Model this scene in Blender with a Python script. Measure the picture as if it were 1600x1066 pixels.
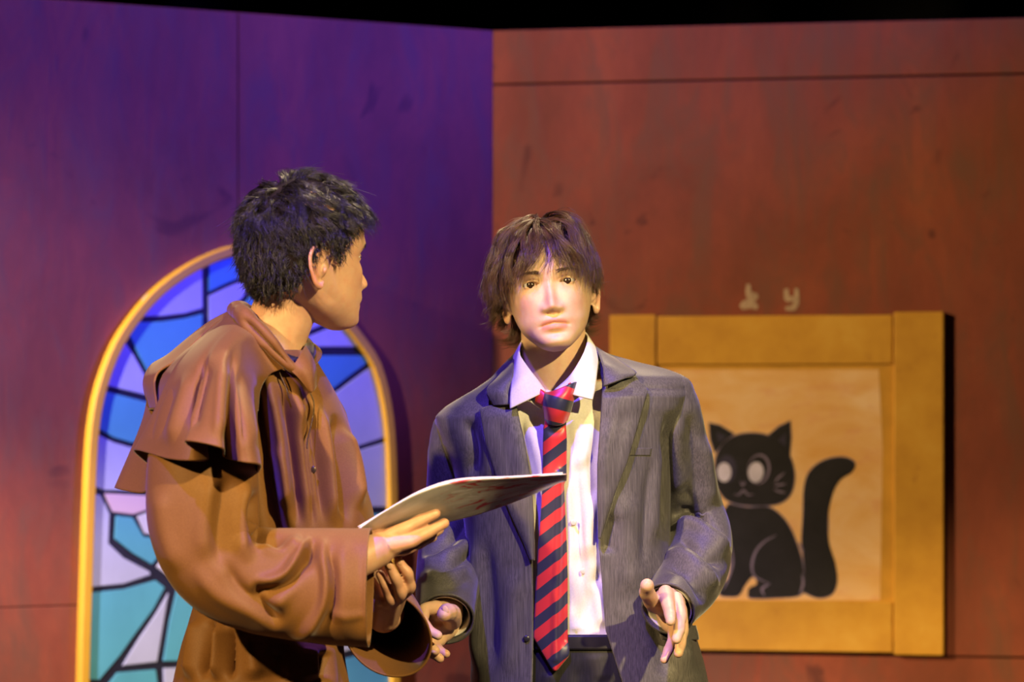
import bpy, bmesh, math, random
import numpy as np
from mathutils import Vector, Matrix

scene = bpy.context.scene
COL = scene.collection
for o in list(bpy.data.objects):
    bpy.data.objects.remove(o, do_unlink=True)

# ------------------------------------------------------------------ camera
F = 5520.0          # focal length in pixels of the 1600 x 1066 frame
HZ = 650.0          # row of the horizon in that frame
CZ = 1.36           # camera height above the stage floor
cam_data = bpy.data.cameras.new('camera')
cam_data.sensor_fit = 'HORIZONTAL'
cam_data.sensor_width = 36.0
cam_data.lens = 36.0 * F / 1600.0
cam_data.shift_y = (HZ - 533.0) / 1600.0
cam_data.clip_start = 0.1
cam_data.clip_end = 60
cam_data.dof.use_dof = True
cam_data.dof.focus_distance = 5.72
cam_data.dof.aperture_fstop = 5.0
cam = bpy.data.objects.new('camera', cam_data)
COL.objects.link(cam)
cam.location = (0, 0, CZ)
cam.rotation_euler = (math.radians(90), 0, 0)
scene.camera = cam

# ------------------------------------------------------------------ world, lights, exposure
world = bpy.data.worlds.new('dark_theatre')
scene.world = world
world.use_nodes = True
world.node_tree.nodes['Background'].inputs[0].default_value = (0.55, 0.40, 0.45, 1)
world.node_tree.nodes['Background'].inputs[1].default_value = 0.010

scene.view_settings.view_transform = 'Standard'
scene.view_settings.look = 'None'
scene.view_settings.gamma = 1.0
scene.view_settings.exposure = 0.0
scene.view_settings.use_curve_mapping = False

def spot(name, loc, target, watts, color, angle, blend, radius=0.08):
    l = bpy.data.lights.new(name, 'SPOT')
    l.energy = watts
    l.color = color
    l.spot_size = math.radians(angle)
    l.spot_blend = blend
    l.shadow_soft_size = radius
    o = bpy.data.objects.new(name, l)
    COL.objects.link(o)
    o.location = loc
    o.rotation_euler = (Vector(target) - Vector(loc)).to_track_quat('-Z', 'Y').to_euler()
    return o

spot('stage_light_warm_left', (-3.4, 0.6, 4.1), (-0.10, 5.7, 0.98), 2400, (1.0, 0.68, 0.28), 21, 0.35)
spot('stage_light_warm_right', (3.2, 0.4, 4.3), (0.05, 5.8, 1.00), 2900, (1.0, 0.76, 0.34), 20, 0.35)
spot('stage_light_blue_top', (-1.0, 2.9, 5.4), (-0.30, 5.45, 1.30), 1900, (0.15, 0.07, 1.0), 29, 0.7)
spot('stage_light_warm_back', (0.9, 7.7, 4.9), (-0.15, 5.7, 1.55), 650, (1.0, 0.78, 0.42), 34, 0.7)
spot('stage_light_warm_flat', (-3.9, 3.6, 4.0), (-0.98, 8.4, 0.55), 2700, (1.0, 0.80, 0.98), 27, 1.0)
spot('stage_light_red_flat', (-4.4, 5.97, 3.3), (0.60, 8.9, 1.35), 1500, (1.0, 0.70, 0.34), 36, 0.9)
spot('stage_light_blue_flat', (4.4, 7.25, 3.9), (-0.75, 8.5, 2.75), 3900, (0.10, 0.06, 1.0), 38, 1.0)

# ------------------------------------------------------------------ helpers
def P(px, py, d):
    """pixel of the photograph at depth d (metres from the camera plane) -> world point"""
    px = np.asarray(px, float); py = np.asarray(py, float); d = np.asarray(d, float)
    return np.stack(np.broadcast_arrays((px - 800.0) / F * d, d, CZ - (py - HZ) / F * d), -1)

def to_px(V):
    V = np.asarray(V)
    return 800.0 + V[..., 0] / V[..., 1] * F, HZ + (CZ - V[..., 2]) / V[..., 1] * F

def curve(keys, t):
    """smooth monotone interpolation of (t, value) keys"""
    k = np.array(sorted(keys), float)
    x, y = k[:, 0], k[:, 1]
    t = np.asarray(t, float)
    if len(x) < 3:
        return np.interp(t, x, y)
    h = np.diff(x); s = np.diff(y) / h
    m = np.zeros_like(y)
    m[1:-1] = np.where(s[:-1] * s[1:] > 0, 2 * s[:-1] * s[1:] / (s[:-1] + s[1:] + 1e-12), 0)
    m[0], m[-1] = s[0], s[-1]
    i = np.clip(np.searchsorted(x, t) - 1, 0, len(h) - 1)
    u = np.clip((t - x[i]) / h[i], 0, 1)
    return ((1 + 2*u) * (1-u)**2 * y[i] + u * (1-u)**2 * h[i] * m[i]
            + u*u * (3 - 2*u) * y[i+1] + u*u * (u-1) * h[i] * m[i+1])

def spline(pts, n):
    """Catmull-Rom through points of any dimension, n samples, roughly even"""
    p = np.array(pts, float)
    if len(p) == 2:
        return p[0] + (p[1] - p[0]) * np.linspace(0, 1, n)[:, None]
    e = np.vstack([2*p[0]-p[1], p, 2*p[-1]-p[-2]])
    out = []
    for i in range(1, len(e) - 2):
        u = np.linspace(0, 1, 24, endpoint=False)[:, None]
        a, b, c, d = e[i-1], e[i], e[i+1], e[i+2]
        out.append(0.5 * (2*b + (c-a)*u + (2*a-5*b+4*c-d)*u*u + (3*b-a-3*c+d)*u**3))
    out.append(p[-1:])
    q = np.vstack(out)
    dist = np.r_[0, np.cumsum(np.linalg.norm(np.diff(q[:, :3], axis=0), axis=1))]
    s = np.linspace(0, dist[-1], n)
    return np.stack([np.interp(s, dist, q[:, k]) for k in range(q.shape[1])], 1)

def smoothstep(a, b, x):
    u = np.clip((x - a) / (b - a), 0, 1)
    return u*u*(3-2*u)

def wob(V, freq, seed=0, oct=3):
    """cheap smooth 3D noise made of sines, about -1..1"""
    r = np.random.RandomState(seed)
    out = np.zeros(V.shape[:-1]); amp = 1.0; tot = 0
    for _ in range(oct):
        for _k in range(4):
            k = r.normal(size=3); k /= np.linalg.norm(k)
            out += amp * np.sin(V @ k * freq * r.uniform(.7, 1.3) + r.uniform(0, 6.28)) / 2.2
        tot += amp
        amp *= .5; freq *= 2.1
    return out / tot

def link(o, parent=None):
    COL.objects.link(o)
    if parent is not None:
        o.parent = parent
    return o

def set_props(o, label=None, cat=None, group=None, kind=None):
    if label: o['label'] = label
    if cat: o['category'] = cat
    if group: o['group'] = group
    if kind: o['kind'] = kind
    return o

def empty(name, loc, label, cat, group=None):
    o = bpy.data.objects.new(name, None)
    o.empty_display_size = 0.1
    link(o)
    o.location = loc
    return set_props(o, label, cat, group)

def mesh_obj(name, verts, faces, mat, parent=None, smooth=True):
    me = bpy.data.meshes.new(name)
    verts = np.asarray(verts, float).reshape(-1, 3)
    if parent is not None:
        verts = verts - np.array(root_loc(parent))
    if isinstance(faces, np.ndarray):
        nf, k = faces.shape
        me.vertices.add(len(verts)); me.vertices.foreach_set('co', verts.astype(np.float32).ravel())
        me.loops.add(nf * k); me.loops.foreach_set('vertex_index', faces.astype(np.int32).ravel())
        me.polygons.add(nf)
        me.polygons.foreach_set('loop_start', np.arange(0, nf*k, k, dtype=np.int32))
        me.update(calc_edges=True)
        me.validate()
    else:
        me.from_pydata(verts.tolist(), [], faces)
    if mat is not None:
        for m in (mat if isinstance(mat, (list, tuple)) else [mat]):
            me.materials.append(m)
    me.polygons.foreach_set('use_smooth', np.full(len(me.polygons), smooth))
    o = bpy.data.objects.new(name, me)
    return link(o, parent)

def root_loc(o):
    v = Vector((0, 0, 0))
    while o is not None:
        v = v + o.location
        o = o.parent
    return v

def grid_faces(R, C, wrap=False, flip=False):
    i = np.arange(R - 1)[:, None]; j = np.arange(C if wrap else C - 1)[None, :]
    j2 = (j + 1) % C
    a = i*C + j; b = i*C + j2; c = (i+1)*C + j2; d = (i+1)*C + j
    f = np.stack(np.broadcast_arrays(a, b, c, d), -1).reshape(-1, 4)
    return f[:, ::-1].copy() if flip else f

def grid_normals(G, wrap):
    du = (np.roll(G, -1, 1) - np.roll(G, 1, 1)) if wrap else np.gradient(G, axis=1)
    dv = np.gradient(G, axis=0)
    n = np.cross(du, dv)
    n /= np.linalg.norm(n, axis=-1, keepdims=True) + 1e-12
    return n

def grid_obj(name, G, wrap, mat, parent=None, thick=0.0, flip=False, uv=None):
    R, C = G.shape[:2]
    o = mesh_obj(name, G.reshape(-1, 3), grid_faces(R, C, wrap, flip), mat, parent)
    if uv is not None:
        lay = o.data.uv_layers.new(name='UVMap')
        li = np.empty(len(o.data.loops), np.int32); o.data.loops.foreach_get('vertex_index', li)
        lay.data.foreach_set('uv', uv.reshape(-1, 2)[li].astype(np.float32).ravel())
    if thick:
        m = o.modifiers.new('thickness', 'SOLIDIFY'); m.thickness = thick; m.offset = 0
    return o

def crease(G, wrap, folds, outward=None, cam_side=True):
    """press folds into a garment: every fold is (polyline of photo pixels, half width px, depth m[, side shift])
    and moves the cloth along its own normal"""
    n = grid_normals(G, wrap)
    if outward is not None:
        s = np.sign(np.sum(n * outward, -1, keepdims=True)); s[s == 0] = 1
        n = n * s
    toc = -G / np.linalg.norm(G, axis=-1, keepdims=True)
    toc = np.array([0, 0, CZ]) - G; toc /= np.linalg.norm(toc, axis=-1, keepdims=True)
    face = np.sum(n * toc, -1)
    w = smoothstep(-0.05, 0.3, face) if cam_side else np.ones(G.shape[:2])
    X, Y = to_px(G)
    D = np.zeros(G.shape[:2])
    for f in folds:
        pl = spline(np.array(f[0], float), 24); wid = f[1]; dep = f[2]
        best = np.full(X.shape, 1e9); bt = np.zeros(X.shape); side = np.zeros(X.shape)
        for k in range(len(pl) - 1):
            a = pl[k]; b = pl[k+1]; ab = b - a; L2 = ab @ ab + 1e-9
            t = np.clip(((X - a[0]) * ab[0] + (Y - a[1]) * ab[1]) / L2, 0, 1)
            dx = X - a[0] - t*ab[0]; dy = Y - a[1] - t*ab[1]
            dd = np.hypot(dx, dy)
            m = dd < best
            best = np.where(m, dd, best)
            bt = np.where(m, (k + t) / (len(pl) - 1), bt)
            side = np.where(m, np.sign(ab[0]*dy - ab[1]*dx), side)
        taper = smoothstep(0, .25, bt) * smoothstep(1, .75, bt)
        if len(f) > 3 and f[3] == 'full': taper = 1.0
        s = best / wid
        if len(f) > 3 and f[3] in (1, -1):      # one sided fold: a ridge with an undercut valley beside it
            prof = np.where(side * f[3] > 0, np.exp(-(s*.6)**2) * s * 1.2 - 0.6*np.exp(-(s*1.6)**2), -0.6*np.exp(-(s*1.0)**2))
            D += dep * prof * taper
        else:
            D += dep * np.exp(-s**2) * taper
    return G + n * (D * w)[..., None]

def relax(G, wrap, it=2):
    """even out a grid a little (removes pinched quads)"""
    for _ in range(it):
        H = G.copy()
        up, dn = G[:-2], G[2:]
        if wrap:
            H[1:-1] = G[1:-1]*.5 + .125*(up + dn + np.roll(G, 1, 1)[1:-1] + np.roll(G, -1, 1)[1:-1])
        else:
            H[1:-1, 1:-1] = G[1:-1, 1:-1]*.5 + .125*(up[:, 1:-1] + dn[:, 1:-1] + G[1:-1, 2:] + G[1:-1, :-2])
        G = H
    return G

def tube(cent, rad, cols=64, aspect=1.0, up=(0, -1, 0), ref=None):
    """rings around a centre line (parallel transported frames); rad may be (N,) or (N,2)"""
    c = np.asarray(cent, float); N = len(c)
    rad = np.asarray(rad, float)
    if rad.ndim == 1: rad = np.stack([rad, rad * aspect], 1)
    T = np.gradient(c, axis=0); T /= np.linalg.norm(T, axis=1, keepdims=True)
    u = np.array(up, float); u -= T[0] * (u @ T[0]); u /= np.linalg.norm(u)
    a = np.linspace(0, 2*np.pi, cols, endpoint=False)
    G = np.zeros((N, cols, 3))
    for i in range(N):
        u = u - T[i] * (u @ T[i]); u /= np.linalg.norm(u)
        v = np.cross(T[i], u)
        G[i] = c[i] + np.cos(a)[:, None] * u * rad[i, 1] + np.sin(a)[:, None] * v * rad[i, 0]
    return G

def chain(pts, rad, cols=14, per=5):
    """closed tube with round ends through joints; returns (verts, faces)"""
    pr = np.hstack([np.array(pts, float), np.array(rad, float)[:, None]])
    s = spline(pr, max(6, per * len(pts)))
    c, r = s[:, :3], s[:, 3]
    # hemispherical caps
    t0 = c[0] - c[1]; t0 /= np.linalg.norm(t0); t1 = c[-1] - c[-2]; t1 /= np.linalg.norm(t1)
    ang = np.radians([75, 50, 25])
    c = np.vstack([[c[0] + t0*r[0]*math.sin(a) for a in ang], c, [c[-1] + t1*r[-1]*math.sin(a) for a in ang[::-1]]])
    r = np.r_[[r[0]*math.cos(a) for a in ang], r, [r[-1]*math.cos(a) for a in ang[::-1]]]
    up = (0, -1, 0) if abs(t0[1]) < .9 else (0, 0, 1)
    G = tube(c, r, cols, up=up)
    R = len(G)
    V = np.vstack([G.reshape(-1, 3), [c[0] + t0*r[0]*.3], [c[-1] + t1*r[-1]*.3]])
    Fc = [tuple(x) for x in grid_faces(R, cols, True)]
    a, b = R*cols, R*cols + 1
    for j in range(cols):
        k = (j+1) % cols
        Fc.append((a, k, j)); Fc.append((b, (R-1)*cols + j, (R-1)*cols + k))
    return V, Fc

def ellipsoid(c, r, rot=None, n=20):
    th = np.linspace(0, np.pi, n + 1)[1:-1]; ph = np.linspace(0, 2*np.pi, 2*n, endpoint=False)
    V = np.stack([np.sin(th)[:, None]*np.cos(ph), np.sin(th)[:, None]*np.sin(ph), np.cos(th)[:, None]*np.ones_like(ph)], -1).reshape(-1, 3)
    V = np.vstack([V, [[0, 0, 1]], [[0, 0, -1]]]) * np.array(r)
    if rot is not None: V = V @ np.array(rot).T
    V = V + np.array(c)
    R, C = n - 1, 2*n
    Fc = [tuple(x) for x in grid_faces(R, C, True)]
    for j in range(C):
        k = (j+1) % C
        Fc.append((R*C, k, j)); Fc.append((R*C+1, (R-1)*C + j, (R-1)*C + k))
    return V, Fc

def merge(parts):
    V, Fc, n = [], [], 0
    for v, f in parts:
        V.append(np.asarray(v)); Fc += [tuple(int(q) + n for q in x) for x in f]; n += len(v)
    return np.vstack(V), Fc

def remesh(V, Fc, voxel, smooth=3):
    me = bpy.data.meshes.new('tmp'); me.from_pydata(np.asarray(V).tolist(), [], Fc)
    o = bpy.data.objects.new('tmp', me); COL.objects.link(o)
    m = o.modifiers.new('r', 'REMESH'); m.mode = 'VOXEL'; m.voxel_size = voxel; m.adaptivity = 0
    dg = bpy.context.evaluated_depsgraph_get()
    ev = o.evaluated_get(dg)
    r = bpy.data.meshes.new_from_object(ev)
    n = len(r.vertices)
    v = np.empty(n*3, np.float32); r.vertices.foreach_get('co', v); v = v.reshape(-1, 3).astype(float)
    nl = len(r.loops); li = np.empty(nl, np.int32); r.loops.foreach_get('vertex_index', li)
    f = li.reshape(-1, 4) if nl == 4*len(r.polygons) else None
    e = np.empty(len(r.edges)*2, np.int32); r.edges.foreach_get('vertices', e); e = e.reshape(-1, 2)
    if f is None:
        f = [tuple(p.vertices) for p in r.polygons]
    bpy.data.objects.remove(o); bpy.data.meshes.remove(me); bpy.data.meshes.remove(r)
    return lap(v, e, smooth), f, e

def lap(v, e, it, k=0.5):
    n = len(v)
    deg = np.bincount(e.ravel(), minlength=n)[:, None].astype(float)
    for _ in range(it):
        s = np.zeros_like(v)
        for d in range(3):
            s[:, d] = np.bincount(e[:, 0], v[e[:, 1], d], n) + np.bincount(e[:, 1], v[e[:, 0], d], n)
        v = v + k * (s / np.maximum(deg, 1) - v)
    return v

# ------------------------------------------------------------------ materials
def mat(name):
    m = bpy.data.materials.new(name); m.use_nodes = True
    nt = m.node_tree
    b = nt.nodes['Principled BSDF']
    return m, nt, b

def N(nt, t, **kw):
    n = nt.nodes.new(t)
    for k, v in kw.items():
        setattr(n, k, v)
    return n

def ramp(nt, fac, stops):
    r = N(nt, 'ShaderNodeValToRGB')
    el = r.color_ramp.elements
    while len(el) > 1: el.remove(el[-1])
    for i, (p, c) in enumerate(stops):
        e = el[0] if i == 0 else el.new(p)
        e.position = p
        e.color = (*c, 1) if len(c) == 3 else c
    nt.links.new(fac, r.inputs[0])
    return r.outputs[0]

def noise(nt, scale, detail=4, rough=0.6, stretch=(1, 1, 1), coord='Object', dist=0.0):
    tc = N(nt, 'ShaderNodeTexCoord'); mp = N(nt, 'ShaderNodeMapping')
    mp.inputs['Scale'].default_value = stretch
    nt.links.new(tc.outputs[coord], mp.inputs[0])
    n = N(nt, 'ShaderNodeTexNoise')
    n.inputs['Scale'].default_value = scale; n.inputs['Detail'].default_value = detail
    n.inputs['Roughness'].default_value = rough; n.inputs['Distortion'].default_value = dist
    nt.links.new(mp.outputs[0], n.inputs['Vector'])
    return n.outputs['Fac']

def mixc(nt, fac, a, b, mode='MIX'):
    m = N(nt, 'ShaderNodeMix', data_type='RGBA', blend_type=mode)
    for s, v in ((0, fac), (6, a), (7, b)):
        if hasattr(v, 'is_output'): nt.links.new(v, m.inputs[s])
        elif s == 0: m.inputs[0].default_value = v
        else: m.inputs[s].default_value = (*v, 1)
    return m.outputs[2]

def bump(nt, b, h, strength, dist=0.002):
    n = N(nt, 'ShaderNodeBump'); n.inputs['Strength'].default_value = strength; n.inputs['Distance'].default_value = dist
    nt.links.new(h, n.inputs['Height']); nt.links.new(n.outputs[0], b.inputs['Normal'])

def simple(name, col, rough=0.6, var=0.15, scale=30, spec=0.5, stretch=(1, 1, 1), bumpy=0.0, sheen=0.0, metal=0.0):
    m, nt, b = mat(name)
    n = noise(nt, scale, stretch=stretch)
    lo = tuple(c * (1 - var) for c in col); hi = tuple(min(1, c * (1 + var)) for c in col)
    nt.links.new(ramp(nt, n, [(0.3, lo), (0.7, hi)]), b.inputs['Base Color'])
    b.inputs['Roughness'].default_value = rough
    b.inputs['Specular IOR Level'].default_value = spec
    b.inputs['Metallic'].default_value = metal
    if sheen:
        b.inputs['Sheen Weight'].default_value = sheen
        b.inputs['Sheen Roughness'].default_value = 0.4
    if bumpy: bump(nt, b, n, bumpy)
    return m

M = {}
# ------------------------------------------------------------------ set materials
def wall_paint():
    m, nt, b = mat('flat_paint')
    n1 = noise(nt, 3.4, 7, 0.7, (1.0, 1.0, 0.5), dist=.4)
    n2 = noise(nt, 9.0, 5, 0.7, (1.3, 1.3, 0.35), dist=0.6)
    n3 = noise(nt, 5.0, 3, 0.5, (1, 1, 1), dist=1.5)
    c = ramp(nt, n1, [(0.30, (0.16, 0.046, 0.026)), (0.50, (0.23, 0.058, 0.032)), (0.70, (0.30, 0.078, 0.038))])
    c = mixc(nt, ramp(nt, n2, [(0.46, (0, 0, 0)), (0.66, (0.8, 0.8, 0.8))]), c, (0.16, 0.068, 0.042))
    c = mixc(nt, ramp(nt, n3, [(0.27, (0.8, 0.8, 0.8)), (0.345, (0, 0, 0))]), c, (0.10, 0.028, 0.020))
    nt.links.new(c, b.inputs['Base Color'])
    b.inputs['Roughness'].default_value = 0.75
    b.inputs['Specular IOR Level'].default_value = 0.25
    bump(nt, b, n2, 0.25, 0.004)
    return m
M['paint'] = wall_paint()
M['black'] = simple('black_cloth', (0.006, 0.006, 0.007), 0.95, 0.3, 12, 0.1)
M['stage'] = simple('stage_boards', (0.035, 0.028, 0.024), 0.55, 0.3, 6, 0.3, (1, 8, 1))
M['lead'] = simple('dark_lead_paint', (0.012, 0.012, 0.03), 0.6, 0.3, 20, 0.3)
M['gold'] = simple('yellow_frame_paint', (0.64, 0.36, 0.03), 0.55, 0.12, 6, 0.3, (1, 1, .4))
def ochre():
    m, nt, b = mat('ochre_board_paint')
    n1 = noise(nt, 7, 5, .65); n2 = noise(nt, 26, 4, .6, (1, 1, .5))
    c = ramp(nt, n1, [(.3, (.50, .245, .024)), (.55, (.60, .315, .033)), (.75, (.66, .38, .055))])
    c = mixc(nt, ramp(nt, n2, [(.25, (.5, .5, .5)), (.36, (0, 0, 0))]), c, (.34, .13, .02))
    nt.links.new(c, b.inputs['Base Color']); b.inputs['Roughness'].default_value = .6
    b.inputs['Specular IOR Level'].default_value = 0.3
    bump(nt, b, n2, .2, .003)
    return m
M['ochre'] = ochre()
def canvas():
    m, nt, b = mat('peach_canvas_paint')
    n1 = noise(nt, 5, 5, .6, (1, 1, 1.8), dist=.6); n2 = noise(nt, 14, 4, .6, (1, 1, 2))
    c = ramp(nt, n1, [(.28, (.68, .35, .085)), (.48, (.76, .46, .18)), (.70, (.82, .57, .31))])
    c = mixc(nt, ramp(nt, n2, [(.55, (0, 0, 0)), (.78, (.6, .6, .6))]), c, (.66, .28, .14))
    nt.links.new(c, b.inputs['Base Color']); b.inputs['Roughness'].default_value = .7
    b.inputs['Specular IOR Level'].default_value = 0.2
    return m
M['canvas'] = canvas()
M['canvas_edge'] = simple('yellow_canvas_margin', (.58, .30, .035), .65, .15, 9, .25)
M['cat_black'] = simple('black_cat_paint', (.010, .009, .012), .6, .4, 14, .3)
M['cat_line'] = simple('lavender_line_paint', (.20, .16, .25), .6, .2, 14, .3)
M['cat_eye'] = simple('pale_eye_paint', (.55, .52, .66), .6, .15, 20, .3)
M['cat_ear'] = simple('dark_violet_ear_paint', (.028, .024, .05), .6, .2, 20, .3)
M['chalk'] = simple('worn_pale_paint', (.42, .30, .20), .8, .25, 60, .2)
def glass(name, c, v=.12):
    m = simple(name, c, .45, v, 5, .35, (1, 1, .6))
    return m
M['pane_lav'] = glass('lavender_pane', (.44, .47, .68))
M['pane_teal'] = glass('teal_pane', (.09, .37, .50))
M['pane_blue'] = glass('blue_pane', (.07, .28, .52))
M['pane_white'] = glass('white_pane', (.58, .58, .70), .06)
M['pane_pink'] = glass('pink_pane', (.64, .48, .60), .05)

# ------------------------------------------------------------------ planes of the two painted flats
CORNER = P(770, 48, 9.0)                       # top of the corner where the flats meet
LA = P(100, 0, 9.0 * 602.0 / 650.0)
RA = P(1600, 28, 9.0 * 602.0 / 622.0)
class Plane:
    def __init__(s, a, b):
        s.o = np.array([a[0], a[1], 0.0])
        u = np.array([b[0] - a[0], b[1] - a[1], 0.0]); s.u = u / np.linalg.norm(u)
        n = np.array([s.u[1], -s.u[0], 0.0])
        if n[1] > 0: n = -n
        s.n = n
    def hit(s, px, py, off=0.0):
        """where the line of sight through a pixel meets the flat; gives (along, up)"""
        r = P(px, py, 1.0) - np.array([0, 0, CZ])
        o = s.o + s.n * off
        t = ((o - np.array([0, 0, CZ])) @ s.n) / (r @ s.n)
        p = np.array([0, 0, CZ]) + r * t[..., None]
        return np.stack([(p - s.o) @ s.u, p[..., 2]], -1)
    def pt(s, uz, off=0.0):
        uz = np.asarray(uz, float)
        return s.o + uz[..., :1] * s.u + np.array([0, 0, 1]) * uz[..., 1:2] + s.n * off
WL, WR = Plane(CORNER, LA), Plane(CORNER, RA)
TOP = float(CORNER[2])

def slab(name, pl, poly, off0, off1, m, parent=None, bevel=0.0):
    """flat polygon in the plane of a flat with real thickness from off0 (back) to off1 (face)"""
    poly = np.asarray(poly, float)
    n = len(poly)
    # orient counter-clockwise
    A = 0.5*np.sum(poly[:, 0]*np.roll(poly[:, 1], -1) - np.roll(poly[:, 0], -1)*poly[:, 1])
    sgn = np.cross(pl.u, [0, 0, 1]) @ pl.n
    if A * sgn < 0: poly = poly[::-1]
    Vb = pl.pt(poly, off0); Vf = pl.pt(poly, off1)
    V = np.vstack([Vf, Vb])
    fc = [tuple(range(n)), tuple(range(2*n - 1, n - 1, -1))]
    for i in range(n):
        j = (i+1) % n
        fc.append((i, n + i, n + j, j))
    o = mesh_obj(name, V, fc, m, parent, smooth=False)
    if bevel:
        b = o.modifiers.new('edge', 'BEVEL'); b.width = bevel; b.segments = 2; b.limit_method = 'ANGLE'
    return o

def rect(a, b, c, d): return [(a, c), (b, c), (b, d), (a, d)]

def struct(name, loc=(0, 0, 0)):
    o = bpy.data.objects.new(name, None); link(o); o.location = loc; o['kind'] = 'structure'
    return o

# stage floor and black masking curtain behind the flats
def plain_box(name, x0, x1, y0, y1, z0, z1, m, kind):
    V = [(x, y, z) for z in (z0, z1) for y in (y0, y1) for x in (x0, x1)]
    Fc = [(0, 2, 3, 1), (4, 5, 7, 6), (0, 1, 5, 4), (2, 6, 7, 3), (0, 4, 6, 2), (1, 3, 7, 5)]
    o = mesh_obj(name, V, Fc, m, None, False); o['kind'] = kind
    return o
plain_box('floor', -7, 7, 2.5, 12, -0.1, 0.0, M['stage'], 'structure')
x = np.linspace(-6.5, 6.5, 700); zz = np.linspace(0.0, 5.5, 12)
G = np.zeros((12, 700, 3)); G[..., 0] = x; G[..., 2] = zz[:, None]
G[..., 1] = 10.6 + 0.09*np.sin(x*14 + 1.2*np.sin(x*3)) * np.ones((12, 1))
cur = grid_obj('backdrop_curtain', G, False, M['black'], None, 0.008)
set_props(cur, 'black masking curtain hanging in folds above and behind the painted flats', 'curtain')

# left flat: two tall boards with a seam
ul_end = WL.hit(-700, 300)[0]
seam = WL.hit(372, 300)[0]
low_l = float(WL.hit(60, 948)[1])
wl = struct('wall_left')
SGN = 1 if ul_end > 0 else -1
g = 0.0009
for (a, b, c, d) in ((0.0, seam - g*SGN, low_l + g, TOP), (seam + g*SGN, ul_end, low_l + g, TOP),
                     (0.0, seam - g*SGN, 0.0, low_l - g), (seam + g*SGN, ul_end, 0.0, low_l - g)):
    slab('flat_board', WL, rect(a, b, c, d), -0.025, 0.0, M['paint'], wl, 0.002)
slab('flat_batten', WL, rect(0.0, ul_end, 0.0, TOP - 0.01), -0.07, -0.028, M['lead'], wl)
# right flat
wr = struct('wall_right')
ur_end = WR.hit(2350, 300)[0]
s1 = float(WR.hit(1180, 124)[1]); s2 = float(WR.hit(1180, 1022)[1])
r0 = 0.0
for (a, b, c, d) in ((r0, ur_end, s1 + .0022, TOP), (r0, ur_end, s2 + .0022, s1 - .0022), (r0, ur_end, 0.0, s2 - .0022)):
    slab('flat_board', WR, rect(a, b, c, d), -0.025, 0.0, M['paint'], wr, 0.002)
slab('flat_batten', WR, rect(r0, ur_end, 0.0, TOP - 0.01), -0.07, -0.028, M['lead'], wr)
# worn pale marks over the picture (half rubbed-off characters)
def px_slab(name, pl, pts, off0, off1, m, parent, bevel=0.0):
    pts = np.array(pts, float)
    return slab(name, pl, pl.hit(pts[:, 0], pts[:, 1]), off0, off1, m, parent, bevel)
for pts in ([(1166, 444), (1172, 444), (1174, 456), (1184, 459), (1185, 466), (1179, 470), (1185, 478), (1183, 484), (1172, 482), (1160, 484), (1155, 478), (1160, 471), (1167, 468), (1165, 456)],
            [(1225, 452), (1232, 451), (1233, 462), (1238, 464), (1241, 461), (1241, 451), (1248, 451), (1249, 474), (1243, 485), (1228, 486), (1226, 480), (1238, 477), (1240, 470), (1230, 472), (1225, 468)]):
    px_slab('worn_mark', WR, pts, -0.001, 0.0012, M['chalk'], wr)

# ------------------------------------------------------------------ stained glass window on the left flat
win_base = WL.pt(WL.hit(370, 900)[None], 0.0)[0]
win = empty('stained_glass_window', (float(win_base[0]), float(win_base[1]), 0.55),
            'arched stained glass window prop with yellow frame on the purple flat behind the robed figure', 'window')
arch_out = [(115, 1250), (118, 1066), (123, 900), (130, 720), (138, 640), (152, 585), (174, 532), (205, 486), (240, 448), (284, 416), (330, 393), (375, 380), (420, 380), (465, 402), (505, 446), (537, 494), (564, 528), (590, 572), (607, 645), (613, 731), (616, 900), (618, 1066), (620, 1250)]
arch = WL.hit(*np.array(arch_out, float).T)
def offset_poly(p, d):
    """inward offset of an open outline (towards its middle)"""
    t = np.gradient(p, axis=0); t /= np.linalg.norm(t, axis=1, keepdims=True)
    nn = np.stack([-t[:, 1], t[:, 0]], 1)
    c = p.mean(0)
    if np.sum((c - p) * nn) < 0: nn = -nn
    return p + nn * d
arch_s = spline(arch, 90)
arch_in = offset_poly(arch_s, 0.026)
FW = 0.026                                       # the frame stands this far proud of the flat
A, B = arch_s, arch_in
sec = np.stack([WL.pt(A, 0.001), WL.pt(A, FW - .004), WL.pt(A*.85 + B*.15, FW), WL.pt(A*.15 + B*.85, FW), WL.pt(B, FW - .004), WL.pt(B, 0.001)], 1)
fr = grid_obj('arched_frame', sec, True, M['gold'], win)
for p in fr.data.polygons: p.use_smooth = False
slab('lead_backing', WL, np.vstack([offset_poly(arch_s, 0.010)]), 0.001, 0.008, M['lead'], win)
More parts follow.
